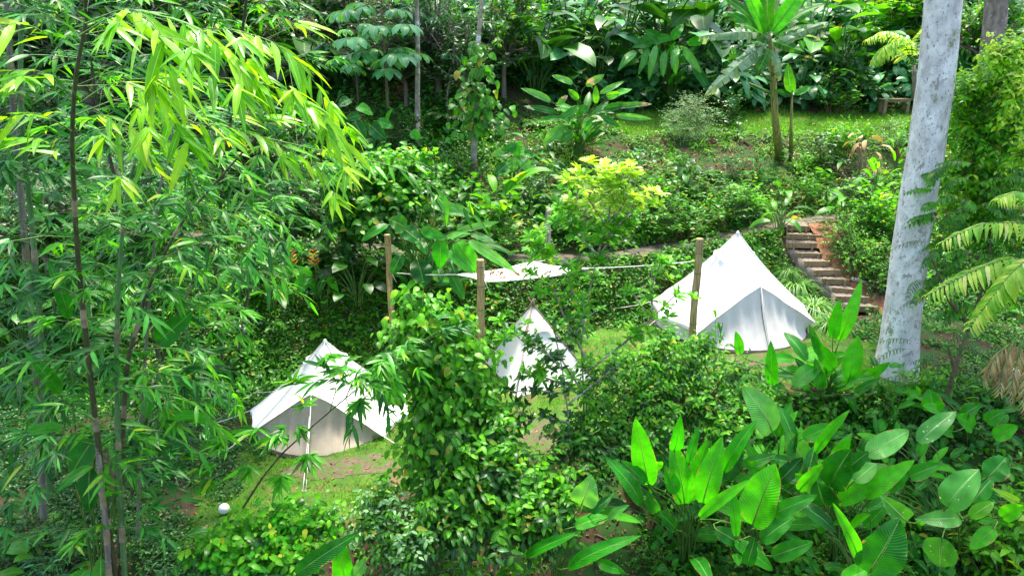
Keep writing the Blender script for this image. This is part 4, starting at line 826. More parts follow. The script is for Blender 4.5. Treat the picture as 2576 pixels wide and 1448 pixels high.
# ------------------------------------------------------------------ orange heliconias
for px, lb in ((735, 'left orange flower spike above the green bank'), (790, 'right orange flower spike above the green bank')):
    g = gnd(px + 8, 770); root = hero('orange_heliconia', g, [(px + 30, 690, px + 5, 730 + (px > 760) * 20, 18, PD_), (px + 20, 680, px + 62, 735, 24, 'lf_paddle'), (px - 5, 690, px - 60, 668, 20, 'lf_paddle'), (px - 10, 700, px - 40, 740, 20, PD_)], G(px + 8, 770)[1] - .1, lb, 'plant', PD_, kind='heli', sr=.01)
    d_ = g[1] - .2; m = MB(); m.tube(np.array([g, R(px + 6, 700, d_), R(px, 640, d_)]) - g, [.015, .012, .008], 5); m.build('stem', 'green_stem', root)
    m = MB(); nn = 9; P = np.array([R(px, 668 - 5 * k, d_) for k in range(nn)]) - g; m.inst(leaf_t('heli', 1, .28, 3, -.4, .4), frames(np.array([[(-1) ** k * .8, -.2, .5] for k in range(nn)]), np.tile([0, 0, 1.0], (nn, 1)), np.linspace(.26, .14, nn)), P); m.build('flower_spike', 'flower_orange', root)

# ------------------------------------------------------------------ yellow shrub tree in front of the tipi (whorled leaves)
def whorl_tree(name, base, forks, label, mat_lo, mat_hi, ysplit, d0, L=.20, per=11, sz=.022, extra=0, seed=31, leafs=T_OBL):
    """forks: polylines in photo pixels, whorls of leaves at their upper joints"""
    RS.seed(seed); root = thing(name, base, label, 'tree'); base = np.asarray(base); sm = MB(); lo, hi = MB(), MB()
    for f in forks:
        P = np.array([R(x, y, d0 + dd) for x, y, dd in f]); sm.tube(P - base, np.linspace(sz, sz * .45, len(P)), 6, cap=False)
        for j in range(1, len(P)):
            for q in np.linspace(0, 1, 3)[1:]:
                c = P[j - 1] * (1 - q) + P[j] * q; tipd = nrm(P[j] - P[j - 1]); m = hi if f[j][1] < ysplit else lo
                for r_ in range(1 + extra + (j == len(P) - 1)):
                    c2 = c + RS.normal(0, .13 if r_ else .02, 3); n = per; a = RS.uniform(0, 6.28) + np.arange(n) * 2.4
                    up_ = nrm(tipd + np.array([0, -.2, .8]) + RS.normal(0, .25, 3)); x = nrm(np.cross(up_, [1, .2, 0])); y = np.cross(up_, x)
                    D = np.cos(a)[:, None] * x + np.sin(a)[:, None] * y + up_ * RS.uniform(.0, 1.0, n)[:, None]
                    if r_: sm.tube(np.array([c, c2]) - base, [sz * .3, sz * .2], 4, cap=False)
                    m.inst(leafs, frames(D, np.tile(up_, (n, 1)) + RS.normal(0, .2, (n, 3)), L * RS.uniform(.65, 1.15, n)), np.tile(c2 - base, (n, 1)))
    sm.build('trunk', 'bark_thin', root)
    if lo.v: lo.build('foliage', mat_lo, root)
    if hi.v: hi.build('foliage', mat_hi, root)
    return root
yb_ = gnd(1455, 1215)
F = [[(1470, 1150, 0), (1468, 980, 0), (1462, 860, .1), (1478, 760, .2), (1500, 650, .3)], [(1500, 650, .3), (1530, 560, .35), (1540, 480, .4), (1520, 420, .4)], [(1510, 640, .3), (1560, 560, .3), (1640, 480, .2)], [(1520, 600, .3), (1590, 540, .5), (1600, 440, .5)],
     [(1505, 645, .3), (1450, 590, .2), (1410, 545, .1)], [(1500, 640, .2), (1440, 560, .1), (1455, 470, 0), (1470, 440, 0)], [(1490, 690, .2), (1380, 640, 0), (1335, 595, -.1)], [(1520, 560, .3), (1480, 500, .4), (1510, 440, .4)], [(1540, 560, .4), (1575, 500, .3), (1560, 430, .3)]]
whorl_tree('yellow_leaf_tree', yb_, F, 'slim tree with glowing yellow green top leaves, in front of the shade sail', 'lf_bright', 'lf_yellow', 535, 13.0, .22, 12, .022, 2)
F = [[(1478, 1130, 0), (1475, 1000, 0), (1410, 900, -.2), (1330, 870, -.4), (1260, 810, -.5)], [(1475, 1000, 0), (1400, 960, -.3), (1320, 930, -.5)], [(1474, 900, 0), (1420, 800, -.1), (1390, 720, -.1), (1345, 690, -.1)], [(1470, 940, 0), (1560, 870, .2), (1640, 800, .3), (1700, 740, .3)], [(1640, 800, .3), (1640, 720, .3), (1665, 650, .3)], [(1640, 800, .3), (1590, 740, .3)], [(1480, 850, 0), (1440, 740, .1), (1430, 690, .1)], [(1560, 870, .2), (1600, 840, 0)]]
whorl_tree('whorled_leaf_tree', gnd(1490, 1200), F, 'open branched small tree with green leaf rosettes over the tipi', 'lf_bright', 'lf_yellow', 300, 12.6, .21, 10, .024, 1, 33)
F = [[(1435, 1190, 0), (1430, 1050, 0), (1415, 930, 0), (1400, 860, 0), (1390, 800, 0)], [(1420, 990, 0), (1350, 980, -.2), (1290, 985, -.3)], [(1425, 1020, 0), (1500, 960, .1), (1540, 930, 0)], [(1410, 900, 0), (1450, 840, .1), (1470, 800, .1)], [(1415, 930, 0), (1370, 880, 0), (1330, 850, -.1)], [(1430, 1060, 0), (1370, 1050, -.2), (1310, 1060, -.3)]]
whorl_tree('dark_leaf_tree', gnd(1440, 1240), F, 'dark stemmed small tree whose dark leaves show against the white tipi', 'lf_dark', 'lf_mid', 840, 12.0, .18, 6, .020, 1, 34, T_OV4)

# ------------------------------------------------------------------ vine covered column bush (heart leaves)
def bush_mass(name, base, blobs, label, mats, L, dens, tm, seed, cat='bush', stems=(), stemmat='twig', hang=.7):
    """blobs: (px,py,rx,ry,d) ellipses of foliage; leaves sit on twigs spread through each one"""
    RS.seed(seed); base = np.asarray(base); root = thing(name, base, label, cat); ms = [MB() for _ in mats]; sm = MB()
    for (px, py, rx, ry, d) in blobs:
        c = R(px, py, d); zc = depth(c); ax, az = rx * zc / FPX, ry * zc / FPX; ay = min(ax, az) * 1.0
        nt_ = max(6, int(dens * rx * ry / 900.0)); u = nrm(RS.normal(0, 1, (nt_, 3))) * (RS.uniform(.25, 1.25, nt_) ** .7)[:, None] * (1 + .18 * np.sin(RS.uniform(0, 6, nt_)))[:, None]
        E = c + u * [ax, ay, az]
        for e in E:
            st = c + (e - c) * .35 + RS.normal(0, .05, 3); dd = nrm(e - c + np.array([0, 0, .1])) ; tl = L * RS.uniform(2, 4); s0 = e - dd * tl * .5; e2 = s0 + dd * tl - np.array([0, 0, L * .6])
            sm.tube(np.array([st, s0, e2]) - base, [.006, .004, .002], 3, cap=False); n = 6; f = np.linspace(.2, 1, n); P = s0 + (e2 - s0) * f[:, None]
            side = nrm(np.cross(dd, [0, 0, 1.0])) * ((-1.0) ** np.arange(n))[:, None]
            D = dd * .5 + side * .9 - np.array([0, 0, hang]) * RS.uniform(.2, 1.4, (n, 1)) + RS.normal(0, .25, (n, 3))
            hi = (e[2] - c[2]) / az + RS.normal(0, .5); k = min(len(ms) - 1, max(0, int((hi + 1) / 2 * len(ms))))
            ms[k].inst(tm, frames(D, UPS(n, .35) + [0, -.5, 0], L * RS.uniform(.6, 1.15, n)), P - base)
    for s in stems:
        P = np.array([R(*q) for q in s]); sm.tube(P - base, np.linspace(.03, .012, len(P)), 6, cap=False)
    sm.build('stem', stemmat, root)
    for m, mt in zip(ms, mats):
        if m.v: m.build('foliage', mt, root)
    return root
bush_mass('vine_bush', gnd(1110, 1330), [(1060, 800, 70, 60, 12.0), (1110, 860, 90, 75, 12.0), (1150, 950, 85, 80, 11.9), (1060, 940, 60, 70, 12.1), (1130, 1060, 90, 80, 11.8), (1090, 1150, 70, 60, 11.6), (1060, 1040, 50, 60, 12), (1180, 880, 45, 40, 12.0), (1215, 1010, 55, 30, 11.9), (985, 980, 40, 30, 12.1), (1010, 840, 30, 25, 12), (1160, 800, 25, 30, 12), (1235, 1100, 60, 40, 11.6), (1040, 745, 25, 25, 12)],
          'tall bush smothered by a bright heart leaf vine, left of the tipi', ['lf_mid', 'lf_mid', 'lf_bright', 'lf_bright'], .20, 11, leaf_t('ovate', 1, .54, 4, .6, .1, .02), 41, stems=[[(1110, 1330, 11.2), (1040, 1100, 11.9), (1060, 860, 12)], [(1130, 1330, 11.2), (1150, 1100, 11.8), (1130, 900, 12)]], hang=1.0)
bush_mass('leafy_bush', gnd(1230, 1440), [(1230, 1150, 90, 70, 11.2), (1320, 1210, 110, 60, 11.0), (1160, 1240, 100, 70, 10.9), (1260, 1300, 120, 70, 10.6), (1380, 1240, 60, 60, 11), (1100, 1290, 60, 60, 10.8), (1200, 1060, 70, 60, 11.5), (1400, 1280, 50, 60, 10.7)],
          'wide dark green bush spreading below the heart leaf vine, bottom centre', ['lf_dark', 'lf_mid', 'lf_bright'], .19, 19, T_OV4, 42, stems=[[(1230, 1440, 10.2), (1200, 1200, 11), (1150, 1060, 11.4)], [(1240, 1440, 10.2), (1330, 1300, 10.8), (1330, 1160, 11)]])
bush_mass('pale_leaf_bush', gnd(990, 1440), [(960, 1260, 55, 45, 10.6), (1030, 1330, 60, 50, 10.3), (940, 1330, 50, 40, 10.4), (1000, 1400, 60, 40, 10.0)],
          'low bush with pale cream marked leaves on the lawn edge, lower centre', ['lf_dark', 'lf_grey', 'lf_mid'], .13, 30, T_OV, 43)
bush_mass('rounded_leaf_bush', gnd(640, 1430), [(590, 1352, 50, 34, 10.3), (680, 1330, 70, 50, 10.2), (600, 1390, 80, 50, 10.0), (740, 1380, 60, 50, 10.0), (780, 1300, 50, 40, 10.5), (670, 1420, 80, 50, 9.8), (520, 1390, 40, 40, 10)],
          'bush of glossy rounded leaves in the lower left, beside the globe lamp', ['lf_dark', 'lf_paddle', 'lf_bright'], .17, 26, leaf_t('ovate', 1, .55, 5, .6, .08), 44)
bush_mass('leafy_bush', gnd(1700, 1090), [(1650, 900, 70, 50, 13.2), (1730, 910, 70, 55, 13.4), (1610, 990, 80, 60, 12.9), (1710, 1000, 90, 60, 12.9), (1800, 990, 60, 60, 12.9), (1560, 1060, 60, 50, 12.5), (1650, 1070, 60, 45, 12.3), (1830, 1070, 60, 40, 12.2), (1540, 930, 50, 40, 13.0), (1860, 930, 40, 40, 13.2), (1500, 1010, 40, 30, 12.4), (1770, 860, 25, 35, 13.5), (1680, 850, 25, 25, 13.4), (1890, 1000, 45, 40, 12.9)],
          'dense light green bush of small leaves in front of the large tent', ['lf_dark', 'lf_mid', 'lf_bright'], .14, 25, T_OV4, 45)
bush_mass('leafy_bush', gnd(1560, 1200), [(1530, 1120, 60, 45, 11.9), (1440, 1100, 55, 45, 12), (1600, 1130, 50, 40, 11.8), (1480, 1180, 50, 40, 11.5)],
          'dark low bush under the tipi trees, behind the upright paddle leaves', ['lf_dark', 'lf_mid'], .14, 30, T_OV4, 46)
bush_mass('clipped_hedge', gnd(2170, 690), [(2120, 590, 42, 55, 23.6), (2150, 640, 50, 55, 23.0), (2200, 660, 55, 60, 22.6), (2220, 710, 40, 50, 22), (2150, 560, 45, 35, 24.2), (2230, 640, 40, 40, 22.6)],
          'dense small leaved hedge to the right of the timber steps', ['lf_dark', 'lf_mid', 'lf_bright'], .10, 62, T_OV, 47, cat='hedge')
bush_mass('feathery_bush', gnd(1735, 345), [(1735, 270, 50, 36, 31.0), (1700, 300, 38, 30, 30.8), (1765, 305, 40, 30, 30.8), (1735, 325, 50, 20, 30.4)],
          'pale grey green feathery bush with tiny violet flowers on the upper lawn', ['lf_grey', 'lf_grey'], .13, 95, T_LANCE, 48, hang=.2)
bush_mass('glossy_tree', gnd(2490, 700), [(2450, 230, 60, 50, 17.6), (2530, 190, 60, 60, 17.3), (2480, 330, 70, 60, 17.5), (2560, 300, 50, 60, 17.2), (2430, 300, 40, 40, 17.8), (2520, 440, 70, 60, 17.4), (2440, 430, 55, 50, 17.6), (2570, 120, 40, 40, 17.2), (2420, 520, 60, 45, 17.6), (2500, 560, 80, 55, 17.3)],
          'glossy leaved tree filling the right edge beside the brown trunk', ['lf_mid', 'lf_bright', 'lf_bright', 'lf_sunlit'], .18, 34, T_OV4, 49, cat='tree', stems=[[(2500, 800, 17), (2490, 500, 17.4), (2500, 200, 17.4)]])
bush_mass('sunlit_shrub', gnd(2600, 500), [(2530, 130, 50, 35, 16.6), (2560, 230, 30, 60, 16.2), (2570, 380, 20, 60, 16.0)],
          'shrub with sunlit yellow orange leaves at the upper right edge', ['lf_sunlit', 'lf_yellow'], .16, 34, T_OV4, 50)
bush_mass('ribbed_leaf_shrub', gnd(930, 640), [(880, 450, 60, 50, 21.0), (960, 440, 50, 50, 21.2), (1030, 420, 50, 40, 21.4), (920, 530, 55, 50, 20.8), (870, 560, 40, 40, 20.8), (1000, 510, 50, 45, 20.8), (1060, 480, 45, 40, 21.2)],
          'tall light green shrub of crinkled leaves behind the left bamboo post', ['lf_dark', 'lf_mid', 'lf_bright'], .24, 44, T_HEART, 51, stems=[[(930, 640, 22), (940, 540, 21), (960, 430, 21.2)]])

# drooping pinnate leafed tree right of the pale trunk
def pinnate_mass(name, base, spots_, label, mat, L, leafL, seed, cat='tree', trunkpts=None, hang=.6, nl=8, tm=T_OV4, tmat='twig'):
    RS.seed(seed); base = np.asarray(base); root = thing(name, base, label, cat); lm, sm = MB(), MB()
    for (px, py, d, n, ang) in spots_:
        c = R(px, py, d)
        for k in range(n):
            a = rad(ang) + RS.normal(0, .7); dv = np.array([math.cos(a), -.3 + RS.normal(0, .4), 0]); dv = nrm(dv)[:2]
            frond(lm, sm, c - base + RS.normal(0, .12, 3), dv, L * RS.uniform(.7, 1.15), RS.uniform(.1, .45), RS.uniform(.3, .8), leafL, nl, tm, .006, hang, .1)
    if trunkpts is not None:
        for ti, tp_ in enumerate(trunkpts): tm_ = MB(); P = np.array([R(*q) for q in tp_]); tm_.tube(P - base, np.linspace(.06, .02, len(P)), 7, cap=False); tm_.build('branch' if ti else 'trunk', tmat, root)
    sm.build('twig', tmat, root); lm.build('crown', mat, root); return root
sp_ = [(x + RS.uniform(-10, 10), y + RS.uniform(-8, 8), 16.2 + RS.uniform(-.5, .5), 2, 200 if x < 2450 else -20) for x in range(2360, 2620, 38) for y in (430, 490, 545, 600, 650, 700, 760)]
pinnate_mass('drooping_leaf_tree', gnd(2395, 985), sp_, 'tree with drooping paired leaves right behind the pale trunk', 'lf_mid', .75, .21, 52, trunkpts=[[(2395, 985, 15.6), (2410, 900, 15.8), (2440, 820, 16), (2480, 700, 16.2), (2500, 560, 16.4)], [(2440, 820, 16), (2390, 760, 15.6), (2340, 640, 15.6)]])
sp_ = [(2350, 620, 15.3, 2, 200), (2330, 700, 15.2, 2, 190), (2345, 760, 15, 2, 200), (2300, 870, 14.6, 2, 200), (2360, 900, 14.6, 3, 190), (2420, 880, 14.8, 3, 0), (2300, 930, 14.4, 2, 180), (2450, 830, 15, 3, 200), (2400, 950, 14.6, 2, 30), (2480, 880, 14.8, 2, 0)]
pinnate_mass('dark_pinnate_sapling', gnd(2385, 990), sp_, 'dark sapling of feather leaves in front of the foot of the pale trunk', 'lf_dark', .7, .17, 53, trunkpts=[[(2385, 990, 14.7), (2400, 930, 14.7), (2385, 870, 14.8)]], nl=10, tm=T_LANCE)

# palms as explicit fronds
def px_frond(lm, sm, base, pts, leafL, n, hang, wid=.02, tm=T_STRIP, V=.1):
    P = np.array([R(*q) for q in pts]); t = np.linspace(0, len(P) - 1, 16); C = np.stack([np.interp(t, range(len(P)), P[:, c]) for c in range(3)], 1)
    for _ in range(2): C[1:-1] = (C[:-2] + C[1:-1] * 2 + C[2:]) / 4
    sm.tube(C - base, np.linspace(wid, wid * .25, 16), 5, cap=False); ts = np.linspace(.15, .99, n); Pp = np.stack([np.interp(ts * 15, range(16), C[:, c]) for c in range(3)], 1)
    tg = nrm(np.gradient(Pp, axis=0)); side = nrm(np.cross(tg, [0, 0, 1.0])); up_ = np.cross(side, tg); sc = leafL * np.sin(np.pi * (.15 + .75 * ts)) ** .6
    for s_ in (-1, 1):
        D = side * s_ + tg * .6 + up_ * V - np.array([0, 0, hang]) * RS.uniform(.7, 1.3, (n, 1)) + RS.normal(0, .08, (n, 3)); lm.inst(tm, frames(D, up_ + RS.normal(0, .1, (n, 3)), sc), Pp - base)
T_PL = leaf_t('lance', 1, .13, 6, 1.1, .25)
def palm(name, base, fronds, leafL, n, label, mat, hang, trunkpts=None, wid=.02, tm=None):
    base = np.asarray(base); root = thing(name, base, label, 'palm'); sm = MB()
    for k, f in enumerate(fronds):
        lm, s2 = MB(), MB(); px_frond(lm, s2, base, f, leafL * RS.uniform(.85, 1.1), n, hang, wid, tm or T_PL); fr = lm.build('frond', mat, root); s2.build('rib', 'green_stem', fr)
    if trunkpts is not None: P = np.array([R(*q) for q in trunkpts]); sm.tube(P - base, np.linspace(.12, .08, len(P)), 9); sm.build('trunk', 'bark_brown', root)
    return root
RS.seed(61)
palm('areca_palm', ground(*R(2720, 900, 13.5)[:2]), [[(2680, 720, 13.6), (2560, 640, 13.4), (2450, 680, 13.2), (2335, 742, 13.1)], [(2680, 730, 13.6), (2590, 660, 13.3), (2500, 740, 13), (2440, 825, 12.9)], [(2680, 650, 13.7), (2590, 560, 13.6), (2470, 560, 13.5), (2370, 610, 13.4)], [(2690, 620, 13.7), (2620, 500, 13.6), (2560, 480, 13.5), (2510, 500, 13.4)], [(2680, 700, 13.2), (2600, 640, 13), (2540, 690, 12.8), (2480, 770, 12.7)]], .56, 27,
     'palm with yellow sunlit arching fronds reaching in from the right edge', 'lf_palm', .6, [(2720, 960, 13.5), (2705, 800, 13.6), (2690, 650, 13.6)])
palm('young_palm', gnd(2300, 240), [[(2300, 170, 33.5), (2270, 95, 33.2), (2220, 120, 33), (2195, 160, 32.8)], [(2300, 170, 33.5), (2260, 120, 33.2), (2215, 130, 33), (2200, 155, 32.9)], [(2300, 165, 33.6), (2290, 100, 33.4), (2230, 75, 33.2), (2180, 100, 33)], [(2302, 170, 33.5), (2330, 120, 33.4), (2360, 130, 33.2), (2380, 160, 33)], [(2302, 165, 33.6), (2310, 90, 33.8), (2340, 60, 34), (2370, 70, 34)]], .75, 24,
     'young palm with hanging leaflets left of the pale trunk, near the top', 'lf_palm', .7, [(2300, 250, 33.6), (2300, 165, 33.5)])
palm('dead_palm_fronds', gnd(2545, 985), [[(2560, 840, 14), (2540, 880, 13.8), (2520, 930, 13.7), (2515, 985, 13.6)], [(2575, 850, 14), (2560, 900, 13.8), (2545, 960, 13.6), (2550, 1010, 13.5)], [(2590, 870, 13.9), (2590, 930, 13.6), (2575, 990, 13.5), (2580, 1040, 13.4)], [(2555, 860, 14), (2515, 880, 13.8), (2490, 920, 13.7), (2480, 960, 13.7)]], .50, 13, 'dry straw coloured palm fronds hanging at the right edge', 'lf_dead', 1.8, tm=T_STRIP)

# ================================================================== BAMBOO
def fan(lm, c, d, n, L, base, spreadv=1.0, down=.5):
    down = down * .6; spreadv = spreadv * 1.3; n = n + 3
    """a hand of n leaves at c pointing about d"""
    d = nrm(d); side = nrm(np.cross(d, [0, 0, 1.0]) + 1e-6); a = np.linspace(-1, 1, n) * spreadv + RS.normal(0, .12, n)
    D = np.cos(a)[:, None] * d + np.sin(a)[:, None] * side - np.array([0, 0, down]) * RS.uniform(.5, 1.3, (n, 1))
    lm.inst(T_BAM, frames(D, np.tile([0, -.35, 1.0], (n, 1)) + RS.normal(0, .3, (n, 3)), L * RS.uniform(.65, 1.1, n) * (1 - .25 * np.abs(a))), np.tile(c - base, (n, 1)) + RS.normal(0, .02, (n, 3)))
def branch_row(lm, sm, P, L, n, base, hang=.6, up=None, w=.006):
    """alternate leaves along an arching branch"""
    t = np.linspace(0, len(P) - 1, 14); C = np.stack([np.interp(t, range(len(P)), P[:, c]) for c in range(3)], 1)
    for _ in range(3): C[1:-1] = (C[:-2] + 2 * C[1:-1] + C[2:]) / 4
    sm.tube(C - base, np.linspace(w, w * .35, 14), 4, cap=False); ts = np.linspace(.22, 1, n); Q = np.stack([np.interp(ts * 13, range(14), C[:, c]) for c in range(3)], 1)
    tg = nrm(np.gradient(Q, axis=0)); side = nrm(np.cross(tg, [0, 0, 1.0])) * ((-1.0) ** np.arange(n))[:, None]; side[-1] *= 0
    D = tg * .75 + side * .65 - np.array([0, 0, hang]) * RS.uniform(.4, 1.4, (n, 1)) + RS.normal(0, .12, (n, 3))
    D += RS.normal(0, .22, (n, 3)); lm.inst(T_BAM, frames(D, np.tile([0, -.3, 1.0], (n, 1)) + RS.normal(0, .4, (n, 3)), L * RS.uniform(.55, 1.2, n)), Q - base)
    if n > 13:                                                      # short side twigs that end in a hand of leaves
        for k in range(3, n - 1, 3):
            e = Q[k] + (tg[k] * .5 + side[k] * RS.uniform(.3, 1) + [0, 0, RS.uniform(-.4, .5)]) * L * RS.uniform(.5, 1.1); sm.tube(np.array([Q[k], e]) - base, [w * .4, w * .3], 3, cap=False); fan(lm, e, e - Q[k] + tg[k] * .3, RS.randint(4, 7), L * .85, base, .9, .55)
def culm(root, base, pts, r0, r1, mat, name='culm'):
    P = np.array([R(*q) for q in pts]); t = np.linspace(0, len(P) - 1, 60); C = np.stack([np.interp(t, range(len(P)), P[:, c]) for c in range(3)], 1)
    for _ in range(6): C[1:-1] = (C[:-2] + 2 * C[1:-1] + C[2:]) / 4
    rr = np.linspace(r0, r1, 60); m = MB(); m.tube(C - base, rr, 10, cap=False)
    s = np.concatenate([[0], np.cumsum(np.linalg.norm(np.diff(C, axis=0), axis=1))]); z = .3; nd = []
    while z < s[-1] - .1:
        c = np.array([np.interp(z, s, C[:, k]) for k in range(3)]); r_ = np.interp(z, s, rr); tg = nrm(np.array([np.interp(z + .05, s, C[:, k]) for k in range(3)]) - c)
        m.tube(np.array([c - tg * .015, c, c + tg * .015]) - base, [r_, r_ * 1.22, r_], 10, cap=False); nd.append((c, tg, r_)); z += .34 + .05 * math.sin(z * 5)
    m.build(name, mat, root); return C, nd
def bamboo(loc, culms, label, seed, mats=('lf_bamboo', 'lf_bamboo_shade', 'lf_sunlit'), L=.36, rows=(), nodes_from=.0, brn=2, out=.9, sheaths=4, group=None, azr=None, dense=1.0, name='bamboo_clump', fn=6):
    RS.seed(seed); base = np.asarray(loc); root = thing(name, base, label, 'bamboo', group); sm = MB(); fol = [MB(), MB(), MB()]
    for ci, (pts, r0, r1, mat) in enumerate(culms):
        C, nd = culm(root, base, pts, r0, r1, mat)
        for k, (c, tg, r_) in enumerate(nd):
            if k / max(1, len(nd)) < nodes_from: continue
            for b in range(brn):
                if RS.rand() > .8 * dense: continue
                az = RS.uniform(0, 2 * np.pi) if azr is None else RS.uniform(rad(azr[0]), rad(azr[1])); bl = out * RS.uniform(.35, 1.1); dv = np.array([math.cos(az), math.sin(az), RS.uniform(.0, .7)])
                P = np.array([c, c + dv * bl * .5, c + dv * bl + [0, 0, -.12 * bl], c + dv * bl * 1.35 + [0, 0, -.35 * bl]])
                m = fol[0 if RS.rand() < .5 else 1]
                if RS.rand() < .5: branch_row(m, sm, P, L, RS.randint(7, 12), base, .5)
                else:
                    sm.tube(P - base, [.007, .005, .004, .002], 4, cap=False)
                    for q in (2, 3): fan(m, P[q], P[q] - P[q - 1], fn, L, base, 1.0, .45)
                    for w in range(2): e = P[2] + RS.normal(0, .16, 3); sm.tube(np.array([P[1], e]) - base, [.003, .002], 3, cap=False); fan(m, e, e - P[1], fn, L * .9, base, 1.0, .5)
        for k in range(min(sheaths, len(nd) - 1)):
            c, tg, r_ = nd[int(len(nd) * (k + .6) / (sheaths + 1))]; m = MB(); h_ = RS.uniform(.18, .34)
            m.tube(np.array([c, c + tg * h_ * .5, c + tg * h_ + [.0, 0, 0]]) - base, [r_ * 1.15, r_ * 1.12, r_ * .9 if k % 2 else r_ * 1.08], 10, cap=False); m.build('sheath', 'sheath', root)
    for (pts, n, l_, mk, hang) in rows:
        P = np.array([R(*q) for q in pts]); branch_row(fol[mk], sm, P, l_, n, base, hang, w=.009)
    if sm.v: sm.build('branch', 'green_stem', root)
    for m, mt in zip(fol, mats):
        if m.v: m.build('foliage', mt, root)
    return root
B1 = gnd(300, 1500)
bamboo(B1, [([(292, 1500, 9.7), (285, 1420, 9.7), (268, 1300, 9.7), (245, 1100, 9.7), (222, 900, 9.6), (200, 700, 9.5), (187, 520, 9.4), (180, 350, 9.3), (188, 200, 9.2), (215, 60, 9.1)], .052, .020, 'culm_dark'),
            ([(318, 1500, 9.8), (306, 1330, 9.9), (298, 1149, 9.9), (293, 942, 10), (294, 847, 10), (298, 712, 10), (306, 610, 10), (316, 500, 10), (340, 400, 10), (408, 230, 10)], .045, .016, 'culm_green'),
            ([(276, 1500, 9.6), (270, 1363, 9.6), (258, 1244, 9.6), (246, 1120, 9.7), (240, 1060, 9.7)], .045, .035, 'culm_grey'),
            ([(300, 1400, 9.9), (310, 1050, 10.3), (322, 898, 10.4), (345, 824, 10.5), (366, 739, 10.6), (400, 664, 10.7), (455, 560, 10.8), (528, 475, 11), (640, 350, 11.2)], .04, .014, 'culm_dark')],
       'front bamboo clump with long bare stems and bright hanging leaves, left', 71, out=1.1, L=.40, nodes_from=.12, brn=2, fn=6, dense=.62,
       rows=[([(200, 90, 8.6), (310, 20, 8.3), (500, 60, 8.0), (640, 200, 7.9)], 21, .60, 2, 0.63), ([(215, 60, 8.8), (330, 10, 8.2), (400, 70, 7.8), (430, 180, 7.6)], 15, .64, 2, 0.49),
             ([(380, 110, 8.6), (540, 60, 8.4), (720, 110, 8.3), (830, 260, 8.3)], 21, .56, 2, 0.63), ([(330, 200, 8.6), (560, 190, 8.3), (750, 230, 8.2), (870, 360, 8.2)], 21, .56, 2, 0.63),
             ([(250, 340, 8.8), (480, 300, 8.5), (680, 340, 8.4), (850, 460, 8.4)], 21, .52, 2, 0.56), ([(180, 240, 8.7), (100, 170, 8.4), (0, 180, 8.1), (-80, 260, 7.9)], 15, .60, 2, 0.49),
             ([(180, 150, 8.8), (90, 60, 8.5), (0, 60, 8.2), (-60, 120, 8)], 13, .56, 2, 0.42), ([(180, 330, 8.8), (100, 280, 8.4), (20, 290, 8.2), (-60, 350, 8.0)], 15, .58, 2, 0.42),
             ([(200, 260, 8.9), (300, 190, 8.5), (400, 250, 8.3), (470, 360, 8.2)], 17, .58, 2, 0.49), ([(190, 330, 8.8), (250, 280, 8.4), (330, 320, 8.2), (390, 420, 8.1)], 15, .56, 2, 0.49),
             ([(640, 340, 9.6), (850, 390, 9.2), (1020, 420, 9.0), (1190, 540, 8.9)], 18, .36, 0, 1.1), ([(186, 420, 9.2), (110, 350, 8.8), (40, 350, 8.6)], 11, .48, 2, 0.42),
             ([(300, 560, 9.9), (450, 500, 9.6), (600, 540, 9.5), (690, 640, 9.4)], 18, .36, 1, .8), ([(360, 680, 10), (500, 600, 9.8), (600, 630, 9.7), (690, 730, 9.6)], 18, .34, 1, .8),
             ([(240, 1020, 9.6), (330, 960, 9.2), (480, 1000, 9), (560, 1080, 9)], 16, .34, 0, .6), ([(240, 1060, 9.6), (160, 1010, 9.2), (80, 1050, 9.0)], 12, .34, 0, .6),
             ([(330, 880, 10), (470, 870, 9.7), (560, 950, 9.6), (600, 1010, 9.6)], 14, .34, 0, .7), ([(610, 678, 9.7), (700, 690, 9.5), (780, 760, 9.4)], 10, .32, 0, .8)])
bamboo(gnd(85, 1300), [([(110, 1300, 12), (95, 1000, 12.2), (75, 750, 12.4), (55, 520, 12.5), (35, 300, 12.6), (20, 60, 12.8), (10, -260, 12.8), (30, -520, 12.6)], .065, .04, 'culm_grey'), ([(125, 1250, 11.6), (115, 1000, 11.7), (100, 800, 11.8), (80, 560, 12), (62, 400, 12), (50, 200, 12), (60, -200, 12), (110, -420, 11.8)], .055, .03, 'culm_green')],
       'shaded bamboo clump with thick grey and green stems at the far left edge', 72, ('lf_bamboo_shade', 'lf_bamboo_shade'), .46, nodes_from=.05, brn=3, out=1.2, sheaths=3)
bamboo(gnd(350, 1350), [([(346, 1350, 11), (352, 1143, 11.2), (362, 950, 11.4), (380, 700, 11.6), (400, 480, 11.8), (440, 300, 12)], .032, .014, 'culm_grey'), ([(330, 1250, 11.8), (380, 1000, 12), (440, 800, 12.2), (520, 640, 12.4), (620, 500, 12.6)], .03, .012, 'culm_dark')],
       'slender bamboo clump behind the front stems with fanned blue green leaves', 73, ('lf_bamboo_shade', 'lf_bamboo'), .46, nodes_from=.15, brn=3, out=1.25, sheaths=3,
       rows=[([(500, 720, 12), (600, 660, 11.8), (700, 720, 11.6)], 14, .34, 1, .7), ([(520, 560, 12), (640, 520, 11.8), (740, 600, 11.7)], 14, .34, 1, .7), ([(420, 760, 11.8), (540, 780, 11.5), (640, 860, 11.4)], 14, .34, 1, .7)])
